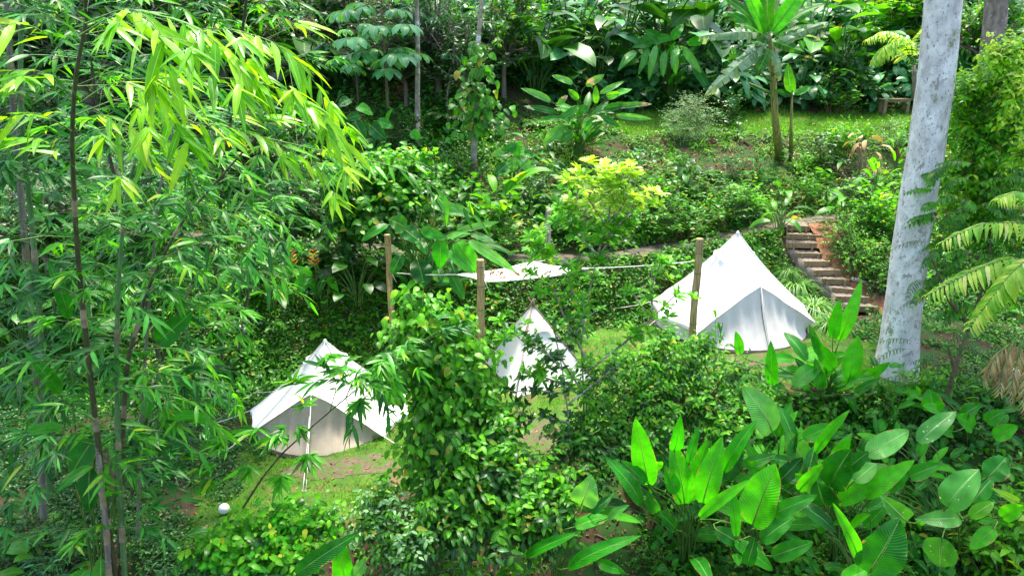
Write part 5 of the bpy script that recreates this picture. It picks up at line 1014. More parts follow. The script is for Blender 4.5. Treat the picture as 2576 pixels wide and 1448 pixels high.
bamboo(gnd(560, 900), [([(560, 900, 17), (540, 700, 17), (560, 450, 17.2), (600, 150, 17.2), (640, -150, 17), (700, -380, 16.6)], .05, .02, 'culm_dark'), ([(480, 900, 16.6), (430, 600, 16.8), (420, 350, 17), (430, 100, 17), (420, -200, 16.6), (440, -450, 16.2)], .05, .02, 'culm_green'), ([(600, 880, 17), (640, 650, 17.2), (700, 450, 17.4), (790, 300, 17.6)], .04, .015, 'culm_dark'), ([(400, 900, 16.2), (330, 600, 16.4), (250, 300, 16.6), (220, 100, 16.6), (200, -200, 16.2), (230, -480, 15.8)], .05, .02, 'culm_dark')],
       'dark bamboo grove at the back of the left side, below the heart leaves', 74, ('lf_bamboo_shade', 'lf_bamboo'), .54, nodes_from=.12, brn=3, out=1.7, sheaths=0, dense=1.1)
B5 = gnd(612, 1275)
bamboo(B5, [([(612, 1275, 10.7), (660, 1200, 10.7), (711, 1138, 10.7), (790, 1068, 10.7), (870, 1000, 10.7), (940, 945, 10.8), (1000, 905, 10.9)], .019, .006, 'culm_dark')],
       'leaning young bamboo shoot crossing in front of the left tent', 75, ('lf_bamboo', 'lf_bamboo_shade'), .42, nodes_from=.9, brn=1, sheaths=0, name='bamboo_shoot',
       rows=[([(870, 1000, 10.7), (900, 930, 10.5), (960, 880, 10.4), (1000, 900, 10.3)], 12, .40, 1, .4), ([(830, 1035, 10.7), (850, 960, 10.5), (810, 920, 10.4)], 10, .38, 1, .3), ([(930, 950, 10.7), (960, 980, 10.5), (980, 1050, 10.4)], 10, .42, 1, .8), ([(900, 975, 10.7), (850, 950, 10.5), (790, 960, 10.4)], 9, .38, 1, .3), ([(870, 1000, 10.7), (890, 1060, 10.6), (880, 1100, 10.6)], 7, .42, 1, .8)])
RS.seed(76)
fb = bpy.data.objects['bamboo_shoot']; lm = MB(); base = np.array(B5)
for (x, y, dx, dz, n) in ((770, 1150, .3, -.2, 11), (690, 1100, -.8, -.1, 11), (620, 1180, -.9, -.1, 9), (520, 1215, -1, -.2, 9), (700, 1200, .2, -.5, 9), (640, 1085, -.8, .2, 9), (560, 1110, -1, .1, 7), (900, 950, .8, .1, 9), (950, 920, .5, -.4, 9), (860, 930, -.9, .3, 8), (820, 900, .6, .4, 8), (980, 960, .6, -.6, 9), (900, 1010, .2, -.8, 8), (740, 960, .2, .8, 9), (1000, 880, .9, .2, 8)): 
    c_ = R(x, y, 10.6); fan(lm, c_, np.array([dx, -.4, dz]), n, .50, base, 1.5, .25); fan(lm, c_ + [.05, 0, .04], np.array([dx * .6 + .3, -.8, dz + .1]), n, .44, base, 1.6, .5); fan(lm, c_ + RS.normal(0, .22, 3), np.array([dx, -.2, dz]), n - 3, .42, base, 1.2, .4)
lm.build('foliage', 'lf_bamboo', fb)

# ================================================================== REPEATED PLANTS from prototypes
pC1 = proto_clump(20, T_CAL, .36, .50, .55, 'lf_dark', seed=101); pC2 = proto_clump(24, T_CAL, .30, .55, .75, 'lf_blue', seed=102); pC3 = proto_clump(16, T_CAL, .40, .42, .35, 'lf_mid', seed=103)
pC4 = proto_clump(22, T_HEART, .26, .5, .8, 'lf_dark', seed=104); pH1 = proto_clump(12, T_HEL, .55, .30, .15, 'lf_bright', seed=105, lo=.2); pH2 = proto_clump(14, T_HEL, .45, .35, .4, 'lf_mid', seed=106, lo=.2)
pS1 = proto_shrub(18, T_OV, .085, .5, 'lf_mid', seed=110); pS2 = proto_shrub(16, T_OV, .11, .5, 'lf_dark', seed=111); pS3 = proto_shrub(18, T_OV4, .13, .5, 'lf_bright', seed=112, lpt=6); pS4 = proto_shrub(14, T_LANCE, .20, .5, 'lf_blue', seed=113, lpt=6)
pF1 = proto_fern(10, .62, 'lf_mid', .17, 120, .8, .6); pF2 = proto_fern(9, .6, 'lf_bright', .15, 121, .9, .7); pF3 = proto_fern(8, .55, 'lf_dark', .18, 122, .7, .6, trunk=.35)
pT1 = proto_tree(130, 'lf_dark', .05, 44, .42, .35); pT2 = proto_tree(131, 'lf_mid', .055, 40, .40, .4, T_OV4); pT3 = proto_tree(132, 'lf_blue', .075, 36, .42, .35, T_LANCE)
pG = proto_grass(); pU = proto_umbrella(); pW = proto_shrub(10, T_OBL, .16, .4, 'lf_bright', seed=140, twigs=3, lpt=7)
pDead = proto_clump(14, T_HEL, .35, .3, 1.2, 'lf_dead', 'sheath', seed=141, lo=.2)
def pl(p, name, px, pyb, pyt, label, cat='plant', rot=None, sxy=1.0, group=None, dmove=0):
    g = G(px, pyb)
    if dmove: g = ground(*(R(px, pyb, g[1] + dmove)[:2]))
    h = (pyb - pyt) * depth(g) / FPX * (1.03 if name in ('forest_tree', 'umbrella_tree', 'ribbon_grass') or depth(g) < 18 else 1.25); return p.put(name, g - [0, 0, .02], h, rot if rot is not None else (px * 7 + pyb) % 6.28, label, cat, group, sxy=sxy)
D_, M_, B_ = 'dark_leaf_tree', 'leafy_tree', 'broadleaf_clump'
LIST = [
 (pT1, 'forest_tree', 60, 330, -190, 'dark leafy tree in the top left corner behind the bamboo', 'tree', 1.1), (pT3, 'forest_tree', 230, 320, -160, 'bluish forest tree behind the bright bamboo tips, top left', 'tree', 1.1),
 (pT1, 'forest_tree', 420, 300, -190, 'dark forest tree behind the long arching bamboo branch', 'tree', 1.2), (pT2, 'forest_tree', 580, 270, -150, 'mid green forest tree left of the big heart leaves at the top', 'tree', 1.1),
 (pC4, B_, 660, 300, 60, 'dark heart leaf clump to the right of the arching bamboo, upper left', 'plant', 1.1), (pC4, B_, 770, 230, -10, 'heart leaf clump at the top edge, left of the umbrella leaved tree', 'plant', 1.2), (pC2, B_, 850, 210, 60, 'bluish broadleaf clump left of the umbrella leaved tree', 'plant', 1.0), (pC4, B_, 810, 380, 230, 'dark heart leaf clump under the umbrella leaved tree, to its left', 'plant', 1.1),
 (pT1, 'forest_tree', 900, 210, -170, 'dark forest tree whose crown fills the top behind the umbrella leaves', 'tree', 1.0), (pT3, 'forest_tree', 1100, 250, -130, 'fine leaved forest tree between the two slender trunks at the top', 'tree', .9), (pT1, 'forest_tree', 1020, 270, 0, 'small dark tree just left of the slender pale trunk', 'tree', .9), (pT1, 'forest_tree', 1160, 280, 20, 'small dark tree between the crooked trunk and the vine wrapped trunk', 'tree', .9),
 (pT2, 'forest_tree', 1270, 250, -60, 'leafy tree right of the vine wrapped trunk, at the top', 'tree', .9), (pU, 'umbrella_tree', 985, 395, 20, 'tree with large umbrella shaped lobed leaves, upper left of centre', 'tree', 1.0), (pU, 'umbrella_tree', 905, 330, 70, 'smaller umbrella leaved tree half behind the large one', 'tree', .9),
 (pC1, B_, 1350, 240, 20, 'dark broadleaf clump right of the wrapped trunk, upper centre', 'plant', 1.1), (pC2, B_, 1440, 200, -30, 'bluish broadleaf clump at the top edge, centre', 'plant', 1.2), (pC1, B_, 1500, 240, 60, 'dark glossy clump above the burnt leaf clump', 'plant', 1.1), (pC3, B_, 1400, 190, 30, 'clump with two upright brighter leaves, upper centre', 'plant', .9), (pC1, B_, 1560, 190, -60, 'dark broadleaf clump at the top, left of the hanging pale leaves', 'plant', 1.2), (pC2, B_, 1660, 170, -70, 'bluish broadleaf clump above the row of hanging pale leaves', 'plant', 1.2),
 (pC1, B_, 1760, 170, -60, 'dark broadleaf clump at the top left of the banana', 'plant', 1.1), (pC2, B_, 1850, 240, 90, 'bluish clump behind the hanging torn banana leaf', 'plant', 1.0), (pC1, B_, 1790, 270, 110, 'dark clump between the hanging pale leaves and the banana stem', 'plant', .9), (pC3, B_, 2030, 180, -20, 'broadleaf clump right of the banana crown, at the top', 'plant', 1.1), (pC1, B_, 2110, 200, 30, 'dark broadleaf clump behind the slope, right of the banana', 'plant', 1.1), (pC3, B_, 2090, 240, 100, 'mid green broadleaf clump above the upper lawn, right of the banana', 'plant', 1.0),
 (pC2, B_, 2020, 260, 120, 'bluish broadleaf clump just behind the young banana shoot', 'plant', 1.0), (pC3, B_, 2170, 150, -20, 'bright broadleaf clump at the top, left of the young palm', 'plant', 1.0), (pS3, 'leafy_bush', 2230, 120, -30, 'light green bush above the young palm at the top right', 'bush', 1.2), (pT2, 'forest_tree', 2300, 90, -160, 'light green tree behind the pale trunk at the top', 'tree', 1.0),
 (pS1, 'leafy_bush', 2090, 290, 180, 'small leaved bush behind the upper lawn, left of the bench', 'bush', 1.1), (pS2, 'leafy_bush', 2140, 250, 150, 'dark bush on the slope above the bench, to its left', 'bush', 1.0), (pS2, 'leafy_bush', 1820, 320, 245, 'dark low bush between the feathery bush and the banana', 'bush', 1.0), (pT2, 'forest_tree', 2450, 230, -90, 'leafy tree between the pale trunk and the brown trunk', 'tree', .9), (pC1, B_, 2430, 300, 190, 'dark broadleaf clump right of the pale trunk, level with the bench', 'plant', 1.1),
 (pF3, 'tree_fern', 1128, 350, 240, 'dark tree fern between the pale slender trunk and the wrapped trunk', 'fern', 1.0), (pF2, 'fern', 1222, 345, 275, 'bright fern at the foot of the vine wrapped trunk', 'fern', 1.2), (pF2, 'fern', 1120, 440, 345, 'bright arching fern left of the wrapped trunk foot', 'fern', 1.3), (pF2, 'fern', 1125, 480, 400, 'pale fern just below the bright arching fern', 'fern', 1.1), (pF1, 'fern', 1350, 320, 240, 'fern left of the burnt leaf clump', 'fern', 1.1),
 (pS2, 'leafy_bush', 1030, 390, 290, 'dark bush behind the slender pale trunk foot', 'bush', 1.1), (pS1, 'leafy_bush', 1060, 470, 380, 'light bush at the foot of the slender pale trunk', 'bush', 1.1), (pC4, B_, 1180, 560, 440, 'dark heart leaf plant left of the bright upright leaves, centre', 'plant', .9), (pH1, 'heliconia_clump', 1255, 590, 430, 'bright upright narrow leaves in the centre of the slope', 'plant', .9), (pH2, 'heliconia_clump', 1330, 580, 470, 'second clump of narrow upright leaves, left of the yellow tree', 'plant', .9), (pS2, 'leafy_bush', 1180, 470, 400, 'dark bush between the bright ferns and the heart leaf plant', 'bush', 1.2),
 (pS1, 'leafy_bush', 1260, 640, 540, 'leafy bush behind the white shade sail, left part', 'bush', 1.3), (pS1, 'leafy_bush', 1440, 600, 510, 'light green bush behind the yellow tree, on the path edge', 'bush', 1.2), (pS2, 'leafy_bush', 1340, 520, 450, 'dark bush above the narrow upright leaves', 'bush', 1.2), (pC2, B_, 1370, 470, 395, 'low bluish broadleaf plant beside the hanging heart leaves', 'plant', 1.0), (pC2, B_, 1590, 430, 370, 'low broadleaf plant at the foot of the burnt leaf clump', 'plant', 1.2),
 (pS1, 'leafy_bush', 1640, 580, 470, 'leafy bush right of the yellow tree', 'bush', 1.3), (pS1, 'leafy_bush', 1720, 600, 500, 'leafy bush above the gravel path, centre right', 'bush', 1.3), (pS1, 'leafy_bush', 1800, 570, 470, 'leafy bush on the slope above the peak of the large tent', 'bush', 1.3), (pS3, 'leafy_bush', 1870, 540, 460, 'bright bush on the slope right of the large tent peak', 'bush', 1.2), (pS1, 'leafy_bush', 1750, 500, 430, 'leafy bush halfway up the slope under the upper lawn', 'bush', 1.2), (pS2, 'leafy_bush', 1850, 470, 410, 'dark bush halfway up the slope, left of the banana foot', 'bush', 1.2),
 (pC1, 'hosta_like_plant', 1722, 480, 385, 'glossy broadleaf plant with spreading leaves on the middle slope', 'plant', .9), (pW, 'rosette_plant', 2025, 435, 385, 'small pale star shaped rosette plant right of the banana foot', 'plant', 1.2), (pS2, 'leafy_bush', 2070, 420, 345, 'dark bush right of the banana foot', 'bush', 1.2), (pDead, 'dried_clump', 2165, 440, 330, 'clump of dry brown drooping leaves under the bench lawn', 'plant', 1.0), (pS3, 'leafy_bush', 2110, 380, 315, 'fresh green bush behind the dry brown clump', 'bush', 1.0),
 (pH1, 'heliconia_clump', 2250, 440, 335, 'single upright bright leaf plant left of the pale trunk', 'plant', .45), (pH1, 'heliconia_clump', 2195, 545, 400, 'upright bright leaf plant above the hedge', 'plant', .5), (pH2, 'heliconia_clump', 1960, 590, 455, 'small banana like plant at the top of the timber steps', 'plant', .8), (pC3, B_, 2120, 560, 460, 'drooping broadleaf plant behind the hedge', 'plant', .9), (pS3, 'leafy_bush', 2230, 600, 480, 'bright bush between the hedge and the pale trunk', 'bush', 1.0), (pS2, 'leafy_bush', 2160, 500, 440, 'low dark bush behind the drooping broadleaf plant', 'bush', 1.2),
 (pG, 'ribbon_grass', 1998, 728, 610, 'upper tuft of long hanging ribbon grass beside the steps', 'grass', 1.0), (pG, 'ribbon_grass', 2046, 782, 660, 'middle tuft of long hanging ribbon grass beside the steps', 'grass', 1.0), (pG, 'ribbon_grass', 2088, 826, 705, 'lowest tuft of long hanging ribbon grass near the large tent', 'grass', 1.0), (pG, 'ribbon_grass', 1982, 695, 600, 'small tuft of ribbon grass behind the upper tuft', 'grass', .8),
 (pS1, 'leafy_bush', 1140, 700, 620, 'low bush under the wide drooping leaves', 'bush', 1.0), (pC4, B_, 900, 760, 600, 'dark broadleaf clump left of the front bamboo post', 'plant', 1.0), (pH2, 'heliconia_clump', 690, 780, 640, 'leafy clump left of the orange flower spikes', 'plant', 1.0), (pS2, 'leafy_bush', 850, 680, 560, 'dark bush on the path behind the orange flower spikes', 'bush', 1.2), (pT1, 'forest_tree', 740, 590, 380, 'small dark tree above the path, right of the bamboo grove', 'tree', 1.0), (pS2, 'leafy_bush', 790, 560, 460, 'dark bush above the gravel path, left of the crinkled shrub', 'bush', 1.3),
 (pF1, 'fern', 560, 920, 860, 'fern on the bank behind the left tent, leftmost', 'fern', 1.2), (pF1, 'fern', 700, 880, 830, 'fern on the green bank above the left tent', 'fern', 1.2), (pF2, 'fern', 880, 860, 810, 'bright fern on the bank right of the left tent peak', 'fern', 1.2), (pF2, 'fern', 620, 960, 910, 'fern beside the left edge of the left tent', 'fern', 1.1),
 (pS3, 'leafy_bush', 2300, 1010, 900, 'small leafy plant at the foot of the pale trunk, right side', 'bush', .9), (pS1, 'leafy_bush', 2210, 1060, 960, 'leafy bush in front of the pale trunk foot', 'bush', 1.1), (pF2, 'fern', 2190, 1110, 1040, 'fern in front of the pale trunk', 'fern', 1.3), (pS3, 'leafy_bush', 1880, 1060, 980, 'bright leafy bush right of the dense light bush', 'bush', 1.1), (pH2, 'heliconia_clump', 1795, 960, 770, 'thin striped leaf plant before the door of the large tent', 'plant', .35), (pH2, 'heliconia_clump', 1945, 1000, 880, 'striped leaf plant right of the tent door', 'plant', .6),
 (pS3, 'leafy_bush', 2530, 1500, 1210, 'bright bush with waxy leaves at the bottom right corner', 'bush', .9), (pW, 'rosette_shrub', 2480, 1420, 1240, 'waxy leaf rosettes left of the bottom right corner', 'bush', .8), (pS1, 'leafy_bush', 1800, 1500, 1380, 'low creeping bush at the bottom edge, right of centre', 'bush', 1.5), (pF2, 'fern', 2010, 1400, 1310, 'light fern among the large oval leaves', 'fern', 1.1), (pF1, 'fern', 1900, 1330, 1240, 'fern behind the yellow tipped oval leaf', 'fern', 1.2), (pS1, 'leafy_bush', 1740, 1450, 1360, 'low bush in front of the upright paddle clump', 'bush', 1.2),
 (pS2, 'leafy_bush', 2330, 1180, 1080, 'dark low bush between the blotched leaf and the ribbed leaves', 'bush', 1.1), (pS1, 'leafy_bush', 1640, 1420, 1330, 'small leaved bush left of the upright paddle clump', 'bush', 1.1), (pS3, 'leafy_bush', 1240, 1560, 1330, 'bush of oval bright leaves at the bottom edge, centre', 'bush', .9), (pS2, 'leafy_bush', 1090, 1500, 1380, 'dark bush at the bottom edge below the pale leaved bush', 'bush', 1.0), (pC3, B_, 150, 1500, 1280, 'shaded broadleaf plant at the bottom left edge', 'plant', .9), (pF1, 'fern', 150, 1330, 1200, 'dark feather leaved fern in the shade at the lower left', 'fern', 1.1), (pS4, 'leafy_bush', 180, 1480, 1330, 'shaded long leaved bush in the bottom left corner', 'bush', 1.0), (pF3, 'fern', 60, 1420, 1290, 'shaded fern at the left edge near the bottom', 'fern', 1.0), (pS4, 'leafy_bush', 420, 1500, 1400, 'long leaved seedling right of the bamboo stems at the bottom', 'bush', .8),
 (pS1, 'leafy_bush', 560, 600, 500, 'bush behind the bamboo at the left end of the path', 'bush', 1.4), (pC4, B_, 520, 1000, 880, 'dark broadleaf clump behind the front bamboo, left of the tent', 'plant', 1.1), (pC1, B_, 60, 900, 700, 'dark broadleaf clump at the left edge behind the bamboo stems', 'plant', 1.1), (pC1, B_, 250, 850, 680, 'dark broadleaf clump between the bamboo stems', 'plant', 1.1), (pT1, 'forest_tree', 120, 700, 380, 'dark understorey tree behind the thick grey bamboo stems', 'tree', 1.1), (pT3, 'forest_tree', 330, 620, 350, 'bluish understorey tree behind the bamboo, left middle', 'tree', 1.1), (pT1, 'forest_tree', 640, 480, 220, 'dark understorey tree above the bamboo grove', 'tree', 1.1)]
GRP = {'forest_tree': 'forest trees at the back', 'broadleaf_clump': 'broadleaf clumps', 'leafy_bush': 'small leaved bushes', 'fern': 'ferns', 'ribbon_grass': 'tufts of ribbon grass by the steps', 'umbrella_tree': 'umbrella leaved trees', 'heliconia_clump': 'heliconia clumps'}
pR1 = proto_clump(18, T_OBL, .42, .5, .2, 'lf_bright', seed=150, lo=.1); pR2 = proto_shrub(12, T_HEART, .16, .5, 'lf_mid', seed=151, twigs=3, lpt=5); pR3 = proto_shrub(22, T_LANCE, .13, .4, 'lf_grey', seed=152, twigs=5, lpt=8, hang=.1); pR4 = proto_clump(10, T_CAL, .34, .4, .5, 'lf_paddle_dark', seed=153)
LIST += [
 (pR2, 'crinkled_leaf_plant', 1500, 620, 500, 'light crinkled leaf plant behind the yellow tree, above the path', 'plant', 1.0), (pR1, 'strap_leaf_plant', 1440, 540, 455, 'strap leaved rosette left of the yellow tree top', 'plant', 1.0), (pR3, 'feathery_bush', 1850, 545, 470, 'pale feathery bush halfway between the large tent peak and the banana', 'bush', 1.1), (pR4, B_, 1560, 480, 400, 'broadleaf plant on the slope under the burnt leaf clump, right', 'plant', 1.1),
 (pR2, 'crinkled_leaf_plant', 1665, 520, 440, 'crinkled leaf plant right of the yellow tree top', 'plant', 1.1), (pF1, 'fern', 1780, 440, 385, 'fern on the slope edge right of the glossy hosta like plant', 'fern', 1.3), (pR4, B_, 1905, 470, 400, 'broadleaf plant just left of the banana foot', 'plant', 1.1), (pR1, 'strap_leaf_plant', 2095, 500, 425, 'strap leaved plant on the slope between the banana foot and the hedge', 'plant', 1.0), (pF2, 'fern', 1900, 520, 460, 'fern below the banana foot', 'fern', 1.2),
 (pR3, 'feathery_bush', 2240, 380, 310, 'pale feathery bush just left of the pale trunk, under the bench', 'bush', 1.0), (pR2, 'crinkled_leaf_plant', 2020, 520, 455, 'crinkled leaf plant above the top step, left', 'plant', 1.0), (pR4, B_, 1330, 420, 335, 'broadleaf plant left of the burnt leaf clump stems', 'plant', 1.0), (pR2, 'crinkled_leaf_plant', 1190, 620, 500, 'crinkled leaf plant above the wide drooping leaves', 'plant', 1.0), (pR1, 'strap_leaf_plant', 1400, 480, 400, 'strap leaved plant right of the hanging heart leaves', 'plant', .9),
 (pF1, 'fern', 1010, 690, 630, 'fern behind the left bamboo post', 'fern', 1.2), (pR3, 'feathery_bush', 1090, 600, 510, 'fine leaved grey green bush under the bright ferns', 'bush', 1.0), (pR2, 'crinkled_leaf_plant', 1110, 540, 455, 'crinkled leaf plant under the slender pale trunk', 'plant', 1.2), (pR4, B_, 2180, 620, 540, 'broadleaf plant behind the dense hedge', 'plant', .9), (pR1, 'strap_leaf_plant', 2240, 560, 480, 'strap leaved plant beside the pale trunk, above the hedge', 'plant', .9),
 (pF2, 'fern', 1940, 720, 660, 'small fern on the bank right of the large tent roof', 'fern', 1.2), (pF1, 'fern', 1600, 730, 680, 'fern on the bank behind the rope of the shade sail', 'fern', 1.3), (pR2, 'crinkled_leaf_plant', 1680, 720, 660, 'small crinkled leaf plant on the bank left of the large tent', 'plant', 1.1), (pR4, B_, 820, 780, 690, 'broadleaf plant on the bank right of the orange flower spikes', 'plant', 1.1), (pF2, 'fern', 800, 840, 790, 'bright fern on the bank just above the left tent peak', 'fern', 1.3), (pF1, 'fern', 940, 900, 840, 'fern on the bank between the left tent and the vine bush', 'fern', 1.2), (pF2, 'fern', 650, 860, 810, 'bright small fern beside the pale split wood', 'fern', 1.2), (pR4, B_, 2290, 1090, 1000, 'broadleaf plant under the pale trunk foot, in the foreground shade', 'plant', 1.0), (pR1, 'strap_leaf_plant', 2400, 1010, 930, 'strap leaved plant at the foot of the dark sapling', 'plant', 1.0)]
GRP.update(crinkled_leaf_plant='crinkled leaf plants', strap_leaf_plant='strap leaved plants', feathery_bush='pale feathery bushes')
for (p, nm_, px, yb2, yt2, lb, ct, sx) in LIST: pl(p, nm_, px, yb2, yt2, lb, ct, sxy=sx, group=GRP.get(nm_))
for o in COL.objects:
    if o.parent is None and 'label' in o and 'group' not in o:
        k = o.name.split('.')[0]; g_ = dict(GRP, bell_tent='white bell tents', stone='stones on the slopes', marker_stake='small white marker stakes', bamboo_clump='bamboo clumps', orange_heliconia='orange flower spikes', garden_bench=None).get(k)
        if g_: o['group'] = g_

# ================================================================== COVER (nobody could count it)
def in_view(x, y, z, m=60):
    q = np.stack([x, y, z], 1) - EYE; zc = q @ FW; u = (q @ RT) / zc * FPX + CX; v = CY - (q @ UP) / zc * FPX
    return (zc > 3) & (u > -m * 3) & (u < 2576 + m * 3) & (v > -m * 4) & (v < 1448 + m * 6)
def free(x, y): return ~(on_lawn(x, y) | on_meadow(x, y) | near_steps(x, y) | (np.abs(y - f_yp(x)) < .5) | ((x - LT[0]) ** 2 + (y - LT[1]) ** 2 < 4.4) | ((x - RTc[0]) ** 2 + (y - RTc[1]) ** 2 < 6))
def scatter(n, y0, y1, fn, seed, xr=1.0, p=1.0):
    RS.seed(seed); y = y0 + (y1 - y0) * RS.uniform(0, 1, n) ** p; x = RS.uniform(-.95, .95, n) * (y + 3) * xr; k = fn(x, y); x, y = x[k], y[k]; z = H(x, y); k = in_view(x, y, z); return x[k], y[k], z[k]
def patch(x, y, s=1.0): return np.sin(1.7 * x * s + 1.3 * np.sin(y * s)) * np.sin(1.9 * y * s + np.sin(2.1 * x * s)) 
def cover(name, label, mat, n, y0, y1, hmax, size, seed, tm=T_OV, thr=-.3, nper=3, p=1.0, s=1.0, fn=free):
    x, y, z = scatter(n, y0, y1, lambda a, b: fn(a, b) & (patch(a, b, s) + RS.normal(0, .35, len(a)) > thr), seed, p=p)
    lm = MB(); m = len(x)
    hh = hmax * RS.uniform(.15, 1, m) * (.6 + .4 * patch(x, y, s * 1.7))
    for k in range(nper):
        P = np.stack([x, y, z + np.abs(hh) * RS.uniform(.3, 1, m)], 1) + RS.normal(0, size * .6, (m, 3)) * [1, 1, .2]
        P[:, 2] = np.maximum(P[:, 2], z + .02); sc = size * RS.uniform(.5, 1.2, m) * (.8 + .012 * y)
        lm.inst(tm, frames(rdir(m, -35, 45), UPS(m, .5) + [0, -.35, 0], sc), P)
    return tag(lm.build(name, mat), label, None, kind='stuff')
def slope2(x, y): return slope(x, y) & (patch(x, y, .55) + .5 * patch(x, y, 1.3) > .02)
def bank(x, y): return free(x, y) & (y > f_yb(x) - .6) & (y < f_yp(x) - .2)
def tufts(name, label, mat, n, y0, y1, fn, seed, h, wid, size, nl, tm=T_OV, p=1.0, grow=.0):
    x, y, z = scatter(n, y0, y1, lambda a, b: fn(a, b), seed, p=p); m = len(x); lm = MB(); hh = RS.uniform(h[0], h[1], m) * (1 + grow * (y - y0)); ww = wid * hh * RS.uniform(.7, 1.3, m)
    sz = size * RS.uniform(.6, 1.4, m) * (1 + grow * (y - y0))
    for k in range(nl):
        u = nrm(RS.normal(0, 1, (m, 3))); u[:, 2] = np.abs(u[:, 2]); f = (RS.uniform(.15, 1, m) ** .5)[:, None]; P = np.stack([x, y, z], 1) + u * f * np.stack([ww, ww, hh], 1)
        D = u * [1, 1, .3] + RS.normal(0, .45, (m, 3)) - [0, 0, .25]; lm.inst(tm, frames(D, UPS(m, .4) + [0, -.3, 0], sz * RS.uniform(.7, 1.2, m)), P)
    return tag(lm.build(name, mat), label, None, kind='stuff')
BZ = [(G(2190, 485), 2.0, 1.5), (G(2120, 440), 1.5, 1.0), (G(1790, 395), 1.8, 1.2), (G(1560, 400), 1.6, 1.4), (G(1230, 480), 1.2, 1.2), (G(2230, 400), 1.4, 1.0), (G(1960, 420), 1.6, .9), (G(1640, 440), 1.2, .8)]
def slope(x, y):
    k = free(x, y) & (y > f_yp(x) + .45) & (y < 40)
    for c_, rx_, ry_ in BZ: k = k & ~((((x - c_[0]) / rx_) ** 2 + ((y - c_[1]) / ry_) ** 2 < .35 + .5 * np.sin(3 * x + 4 * y) + .25 * RS.normal(0, 1, len(x))))
    return k
def left_floor(x, y): return (y > f_yf(x) - .3) & (y < f_yb(x) - .1) & (x < -5.6 + wob(y, x)) & (x > -25)
def right_floor(x, y): return free(x, y) & (y > f_yf(x) - .3) & (y < f_yb(x) + 3) & (x > 9.2 + wob(y, x)) & (x < 25)
def front(x, y): return free(x, y) & (y < f_yf(x) + .25) & (x > -20)
cover('bank_creeper', 'low glossy creeping plants covering the bank behind the tents', 'lf_cover', 170000, 15, 25, .24, .11, 201, T_OV, -.9, 3, fn=bank, s=.8)
cover('slope_creeper', 'mixed low plants covering the slope above the path', 'lf_cover', 90000, 22, 40,   .3, .12, 202, T_OV, .22, 3, fn=slope, s=.55)
cover('slope_weeds', 'brighter low weeds scattered over the slope above the path', 'lf_mid', 26000, 22, 36, .4, .13, 203, T_OV4, .25, 3, fn=slope, s=.5)
cover('front_weeds', 'low weeds on the leaf littered ground in the foreground', 'lf_cover', 34000, 7, 16.5, .2, .08, 204, T_OV, .42, 3, fn=front, s=1.1)
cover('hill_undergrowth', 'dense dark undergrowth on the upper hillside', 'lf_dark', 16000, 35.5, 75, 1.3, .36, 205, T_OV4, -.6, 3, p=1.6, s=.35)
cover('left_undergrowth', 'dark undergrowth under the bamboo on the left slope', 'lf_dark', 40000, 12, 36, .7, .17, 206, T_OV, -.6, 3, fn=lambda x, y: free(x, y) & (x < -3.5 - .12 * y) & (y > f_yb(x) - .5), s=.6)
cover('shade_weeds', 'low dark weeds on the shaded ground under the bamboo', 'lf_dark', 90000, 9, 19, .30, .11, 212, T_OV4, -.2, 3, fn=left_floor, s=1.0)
cover('right_weeds', 'low weeds on the brown ground right of the pale trunk', 'lf_cover', 70000, 14, 25, .30, .12, 214, T_OV4, -.1, 3, fn=right_floor, s=1.0)
cover('front_undergrowth', 'mixed taller seedlings between the large foreground leaves', 'lf_mid', 40000, 7, 16, .55, .12, 213, T_OV4, .1, 4, fn=lambda a, b: front(a, b) & (a > 2.6), s=.9)
tufts('slope_thicket', 'leafy thicket of mixed shrubs covering the slope above the path', 'lf_mid', 1050, 22, 32, slope2, 301, (.3, 1.1), .7, .17, 46, T_OV4)
tufts('slope_grass', 'tufts of long grass on the slope under the upper lawn', 'grass', 1700, 25, 32, slope, 310, (.2, .5), .6, .34, 22, T_STRIP)
tufts('slope_dead_stems', 'dry brown leaves and stems among the plants of the slope', 'lf_dead', 260, 23, 32, slope, 311, (.15, .4), .9, .26, 12, T_STRIP)
tufts('slope_saplings', 'bright seedlings among the shrubs of the slope above the path', 'lf_bright', 900, 22, 33, slope2, 302, (.3, .9), .6, .15, 34, T_OV)
tufts('slope_broad_leaves', 'scattered broad dark leaves on the slope above the path', 'lf_dark', 700, 22, 33, slope2, 303, (.4, 1.1), .6, .26, 18, T_CAL)
tufts('bank_herbs', 'taller herbs and little ferns growing on the bank behind the tents', 'lf_mid', 1500, 16, 25, bank, 304, (.15, .5), .8, .19, 22, T_OV4)
tufts('bank_ferny_weeds', 'bright narrow leaved weeds on the bank behind the tents', 'lf_bright', 420, 16, 25, bank, 312, (.12, .4), .7, .22, 18, T_LANCE)
tufts('front_thicket', 'mass of mixed seedlings filling the gaps between the foreground leaves', 'lf_mid', 1500, 7.5, 16, lambda a, b: front(a, b) & (a > 3.0), 305, (.3, .9), .6, .16, 34, T_OV4)
tufts('front_broad_leaves', 'smaller broad leaves crowding under the large foreground plants', 'lf_paddle_dark', 700, 7.5, 15.5, lambda a, b: front(a, b) & (a > 2.8), 306, (.3, 1.0), .6, .36, 12, T_CAL)
tufts('hill_broad_leaves', 'mass of broad dark leaves on the upper hillside', 'lf_blue', 1500, 35.8, 60, lambda a, b: free(a, b) & (a > -6), 307, (.8, 2.4), .6, .78, 20, T_CAL, 1.4)
tufts('left_thicket', 'dark leafy thicket on the slope behind the bamboo', 'lf_bamboo_shade', 2200, 20, 46, lambda a, b: free(a, b) & (a < -1.5) & (b > f_yp(a) + .4), 308, (.5, 1.7), .6, .26, 30, T_OV4)
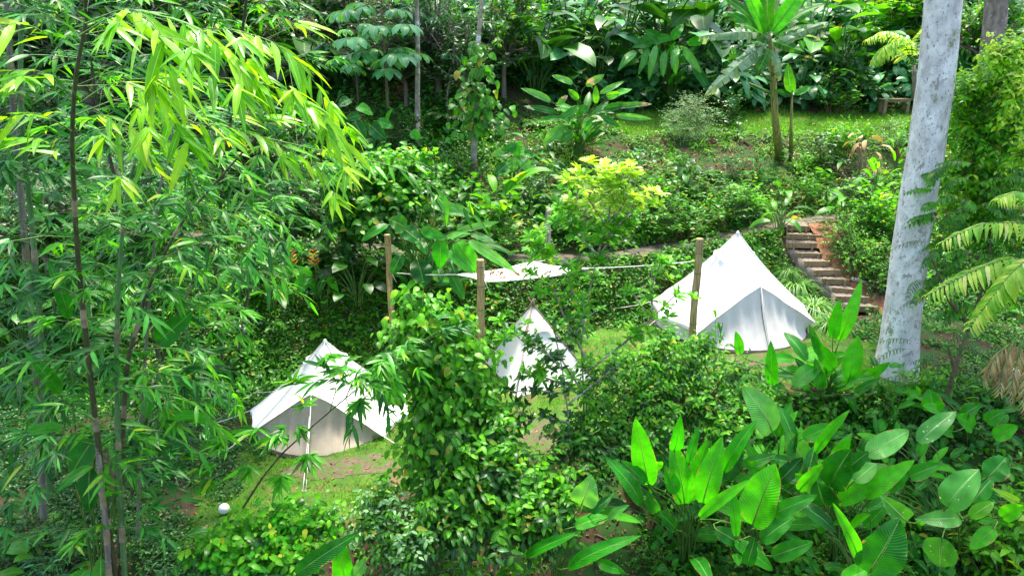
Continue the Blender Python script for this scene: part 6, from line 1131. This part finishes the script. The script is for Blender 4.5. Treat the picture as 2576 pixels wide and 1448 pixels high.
tufts('lawn_edge_weeds', 'weeds along the edges of the camp lawn', 'lf_bright', 700, 10.5, 23, lambda a, b: (np.abs(b - f_yb(a)) < .35) | ((b < f_yf(a) + .3) & (b > f_yf(a) - .5)), 309, (.08, .3), .9, .11, 20, T_OV)
x, y, z = scatter(60000, 6, 45, lambda a, b: ~(near_steps(a, b) & (b < 0)) & ~on_lawn(a, b) & ~on_meadow(a, b) & ((b < f_yf(a)) | (b > 24) | (RS.uniform(0, 1, len(a)) < .12)), 207)
x2, y2, z2 = scatter(15000, 11, 36, lambda a, b: on_lawn(a, b) | on_meadow(a, b) | near_steps(a, b), 208); x, y, z = np.concatenate([x, x2]), np.concatenate([y, y2]), np.concatenate([z, z2]); m = len(x)
lm = MB(); lm.inst(T_CHIP, frames(rdir(m, -15, 20), UPS(m, .3), RS.uniform(.05, .12, m) * (.8 + .014 * y)), np.stack([x, y, z + .03], 1)); tag(lm.build('leaf_litter', 'litter'), 'brown dead leaves strewn over the bare ground and the lawn', None, kind='stuff')
def tent_free(x, y): return ((x - LT[0]) ** 2 + (y - LT[1]) ** 2 > 3.3) & ((x - RTc[0]) ** 2 + (y - RTc[1]) ** 2 > 4.7)
def gr_ok(x, y): return on_lawn(x, y) & tent_free(x, y) & (patch(x, y, .9) + RS.normal(0, .4, len(x)) > -.75) & ~(dabs(b1[0], b1[1], 1.3, .42)(x, y) | dabs(b2[0], b2[1], 1.45, .42)(x, y) | dabs(b3[0], b3[1], .75, .65)(x, y))
x, y, z = scatter(520000, 11, 23.5, gr_ok, 209); m = len(x); lm = MB(); lm.inst(T_BLADE, frames(rdir(m, 25, 80), rdir(m, 0, 20), RS.uniform(.05, .15, m) * (.7 + .4 * patch(x, y, 1.5))), np.stack([x, y, z + .01], 1))
tag(lm.build('lawn_grass', 'grass'), 'short bright grass of the camp lawn around the tents', None, kind='stuff')
x, y, z = scatter(120000, 31, 35.6, on_meadow, 210); m = len(x); lm = MB(); lm.inst(T_BLADE, frames(rdir(m, 25, 80), rdir(m, 0, 20), RS.uniform(.10, .24, m)), np.stack([x, y, z + .01], 1))
tag(lm.build('meadow_grass', 'grass'), 'short bright grass of the upper lawn by the bench', None, kind='stuff')
RS.seed(211); n = 26; P = np.array([G(RS.uniform(560, 980), RS.uniform(690, 870)) for _ in range(n)]) + [0, 0, .22]; lm = MB()
for k in range(3): lm.inst(T_CHIP, frames(rdir(n, 0, 60), UPS(n, .5), np.full(n, .07)), P)
tag(lm.build('violet_blossoms', 'flower_blue'), 'tiny violet blossoms dotted over the green bank', None, kind='stuff')
